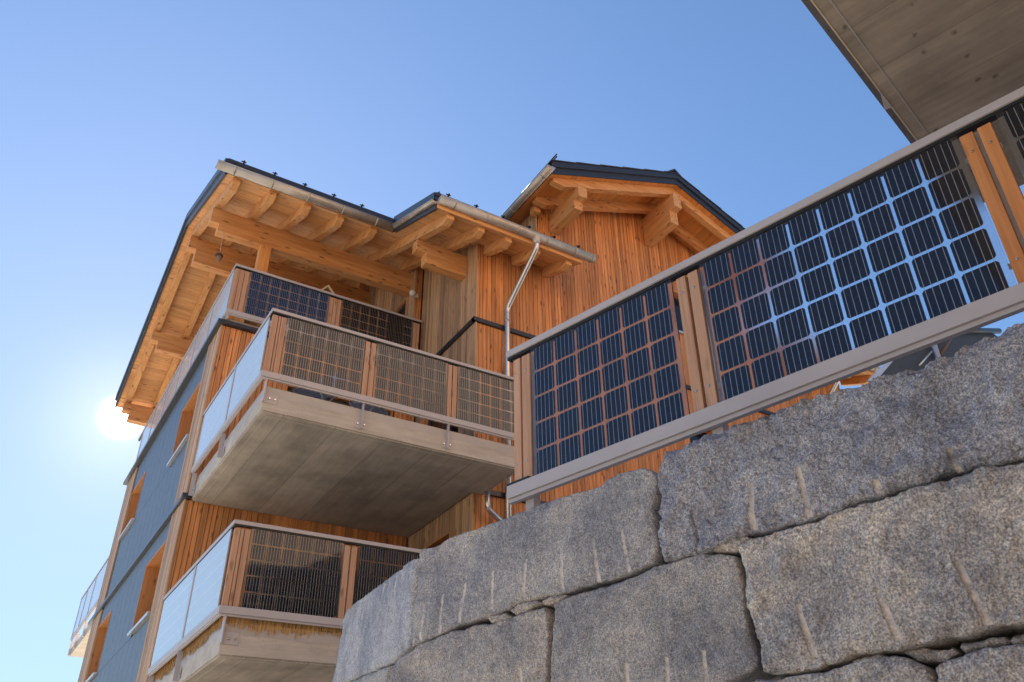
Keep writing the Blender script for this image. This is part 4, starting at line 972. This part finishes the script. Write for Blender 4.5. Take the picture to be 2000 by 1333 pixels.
topE = [(1078, 1180), (1112.5, 1162.8), (1147.5, 1154), (1193, 1140), (1235, 1125), (1278, 1104), (1308.4, 1097), (1369, 1080), (1407, 1082), (1435.6, 1086)]
stone('granite_block', topE, [(1078, 1460), (1200, 1410), (1403, 1338), (1475, 1306)], [(1078, 1180), (1080.5, 1204.5), (1077, 1243), (1073.5, 1299), (1074, 1333), (1078, 1460)], [(1435.6, 1086), (1444, 1132), (1453.6, 1193), (1461, 1238.8), (1475, 1280.5), (1475, 1306)],
      tint=(0.96, 0.95, 0.94), seed=21, rough=0.5, off=3.09, nu=300, nv=160,
      drills=D([((1301, 1284), (1307, 1345)), ((1372, 1270), (1380, 1336)), ((1224, 1295), (1228, 1370))], 0.0095, 0.007))
topF = [(765, 1298), (780, 1280), (836, 1248.5), (892, 1229), (948, 1218.8), (997, 1203), (1035.5, 1192), (1060, 1185)]
stone('granite_block', topF, [(740, 1470), (900, 1420), (1066, 1380)], [(765, 1298), (755, 1340), (740, 1470)], [(1060, 1185), (1069, 1201), (1067, 1260), (1064, 1333), (1066, 1380)],
      tint=(1.02, 0.98, 0.94), seed=27, rough=0.6, off=3.10, nu=260, nv=140, drills=D([((1015, 1305), (1020, 1360))], 0.0095, 0.007))
C0 = Wd*3.70+Wn*3.10; dA = np.array([math.cos(math.radians(79)), math.sin(math.radians(79)), 0])
PL = (C0, dA)
stone('granite_block', [(668, 1212), (672, 1200), (688, 1180), (708, 1166), (728, 1149), (757, 1128), (777, 1115), (797, 1095), (812, 1091)], [(648, 1345), (700, 1322), (762, 1296), (797, 1264)],
      [(668, 1212), (666, 1240), (658, 1275), (648, 1345)], [(812, 1091), (809, 1124), (802, 1176.5), (799, 1201), (797, 1264)], tint=(1.02, 1.06, 1.16), seed=33, rough=0.6, plane=PL, nu=200, nv=140,  # bluish tint stands in for the paler light on this turned face
      drills=D([((776, 1120), (764, 1180)), ((750, 1140), (742, 1195)), ((712, 1170), (705, 1215)), ((686, 1195), (680, 1235))], 0.010, 0.003))
stone('granite_block', [(640, 1350), (700, 1324), (760, 1299)], [(600, 1480), (680, 1450), (745, 1420)], [(640, 1350), (625, 1400), (600, 1480)], [(760, 1299), (752, 1350), (745, 1420)], tint=(1.0, 0.98, 0.95), seed=37, rough=0.7, plane=PL, nu=120, nv=80)
stone('granite_block', [(1453, 1336), (1483, 1326), (1563, 1316), (1620, 1303), (1677, 1287), (1745, 1279.6), (1772, 1285), (1802, 1300.5), (1819, 1320)], [(1460, 1480), (1640, 1440), (1835, 1400)],
      [(1453, 1336), (1455, 1400), (1460, 1480)], [(1819, 1320), (1828, 1350), (1835, 1400)], tint=(1.05, 1.03, 1.0), fine=0.75, seed=41, rough=0.8, off=3.05, nu=240, nv=90)
stone('granite_block', [(1826, 1304), (1840, 1289), (1886, 1274), (1924, 1262), (2000, 1256), (2100, 1236), (2250, 1190)], [(1840, 1440), (2000, 1400), (2280, 1330)],
      [(1826, 1304), (1832, 1350), (1840, 1440)], [(2250, 1190), (2265, 1250), (2280, 1330)], tint=(1.15, 1.12, 1.08), fine=0.75, seed=45, rough=0.8, off=3.05, nu=260, nv=90)
# small packing stones in the joints
def zpx(ox, oy, s, P): return [(ox+x/s, oy+y/s) for x, y in P]
def chink(P, seed, off=3.10, tint=(1.15, 1.08, 1.0)):
    # P: left, top-left, top-right, right, bottom-right, bottom-left
    l, tl, tr, r, br, bl = P
    stone('packing_stone', [tl, tr], [bl, br], [tl, l, bl], [tr, r, br], tint=tint, seed=seed, rough=0.6, off=off, nu=60, nv=30, thick=0.3, rnd=0.02)
chink(zpx(1240, 950, 2.632, [(1660, 825), (1675, 795), (1890, 768), (1925, 790), (1910, 812), (1690, 858)]), 51)
chink(zpx(1240, 950, 2.632, [(1362, 848), (1420, 835), (1620, 822), (1655, 855), (1600, 888), (1450, 895)]), 52)
chink(zpx(1240, 950, 2.632, [(1930, 790), (1945, 768), (2060, 752), (2080, 775), (2060, 800), (1945, 812)]), 53)
chink(zpx(1240, 950, 2.632, [(1105, 897), (1140, 880), (1260, 858), (1290, 870), (1240, 890), (1130, 912)]), 54, tint=(1.5, 1.35, 1.2))
chink(zpx(1240, 950, 2.632, [(345, 320), (400, 290), (560, 252), (590, 262), (520, 335), (400, 332)]), 55)
chink(zpx(640, 900, 2.857, [(878, 872), (900, 858), (985, 850), (1018, 868), (990, 888), (905, 906)]), 56)
chink(zpx(640, 900, 2.857, [(1003, 835), (1050, 795), (1140, 768), (1185, 790), (1120, 825), (1030, 858)]), 57)
chink(zpx(640, 900, 2.857, [(1188, 785), (1210, 765), (1310, 742), (1335, 750), (1260, 792), (1200, 805)]), 58)
# rubble core behind the joints so that no light passes
m = MB(); m.fbox(FG, -9, 3.6, 3.30, 3.49, GZ, 1.20); m.build('rubble_core', M_GRAN, wall)
m = MB(); m.fbox(FG, -9, 3.6, 3.12, 3.25, GZ, 0.30); m.build('foundation_blocks', M_GRAN, wall)
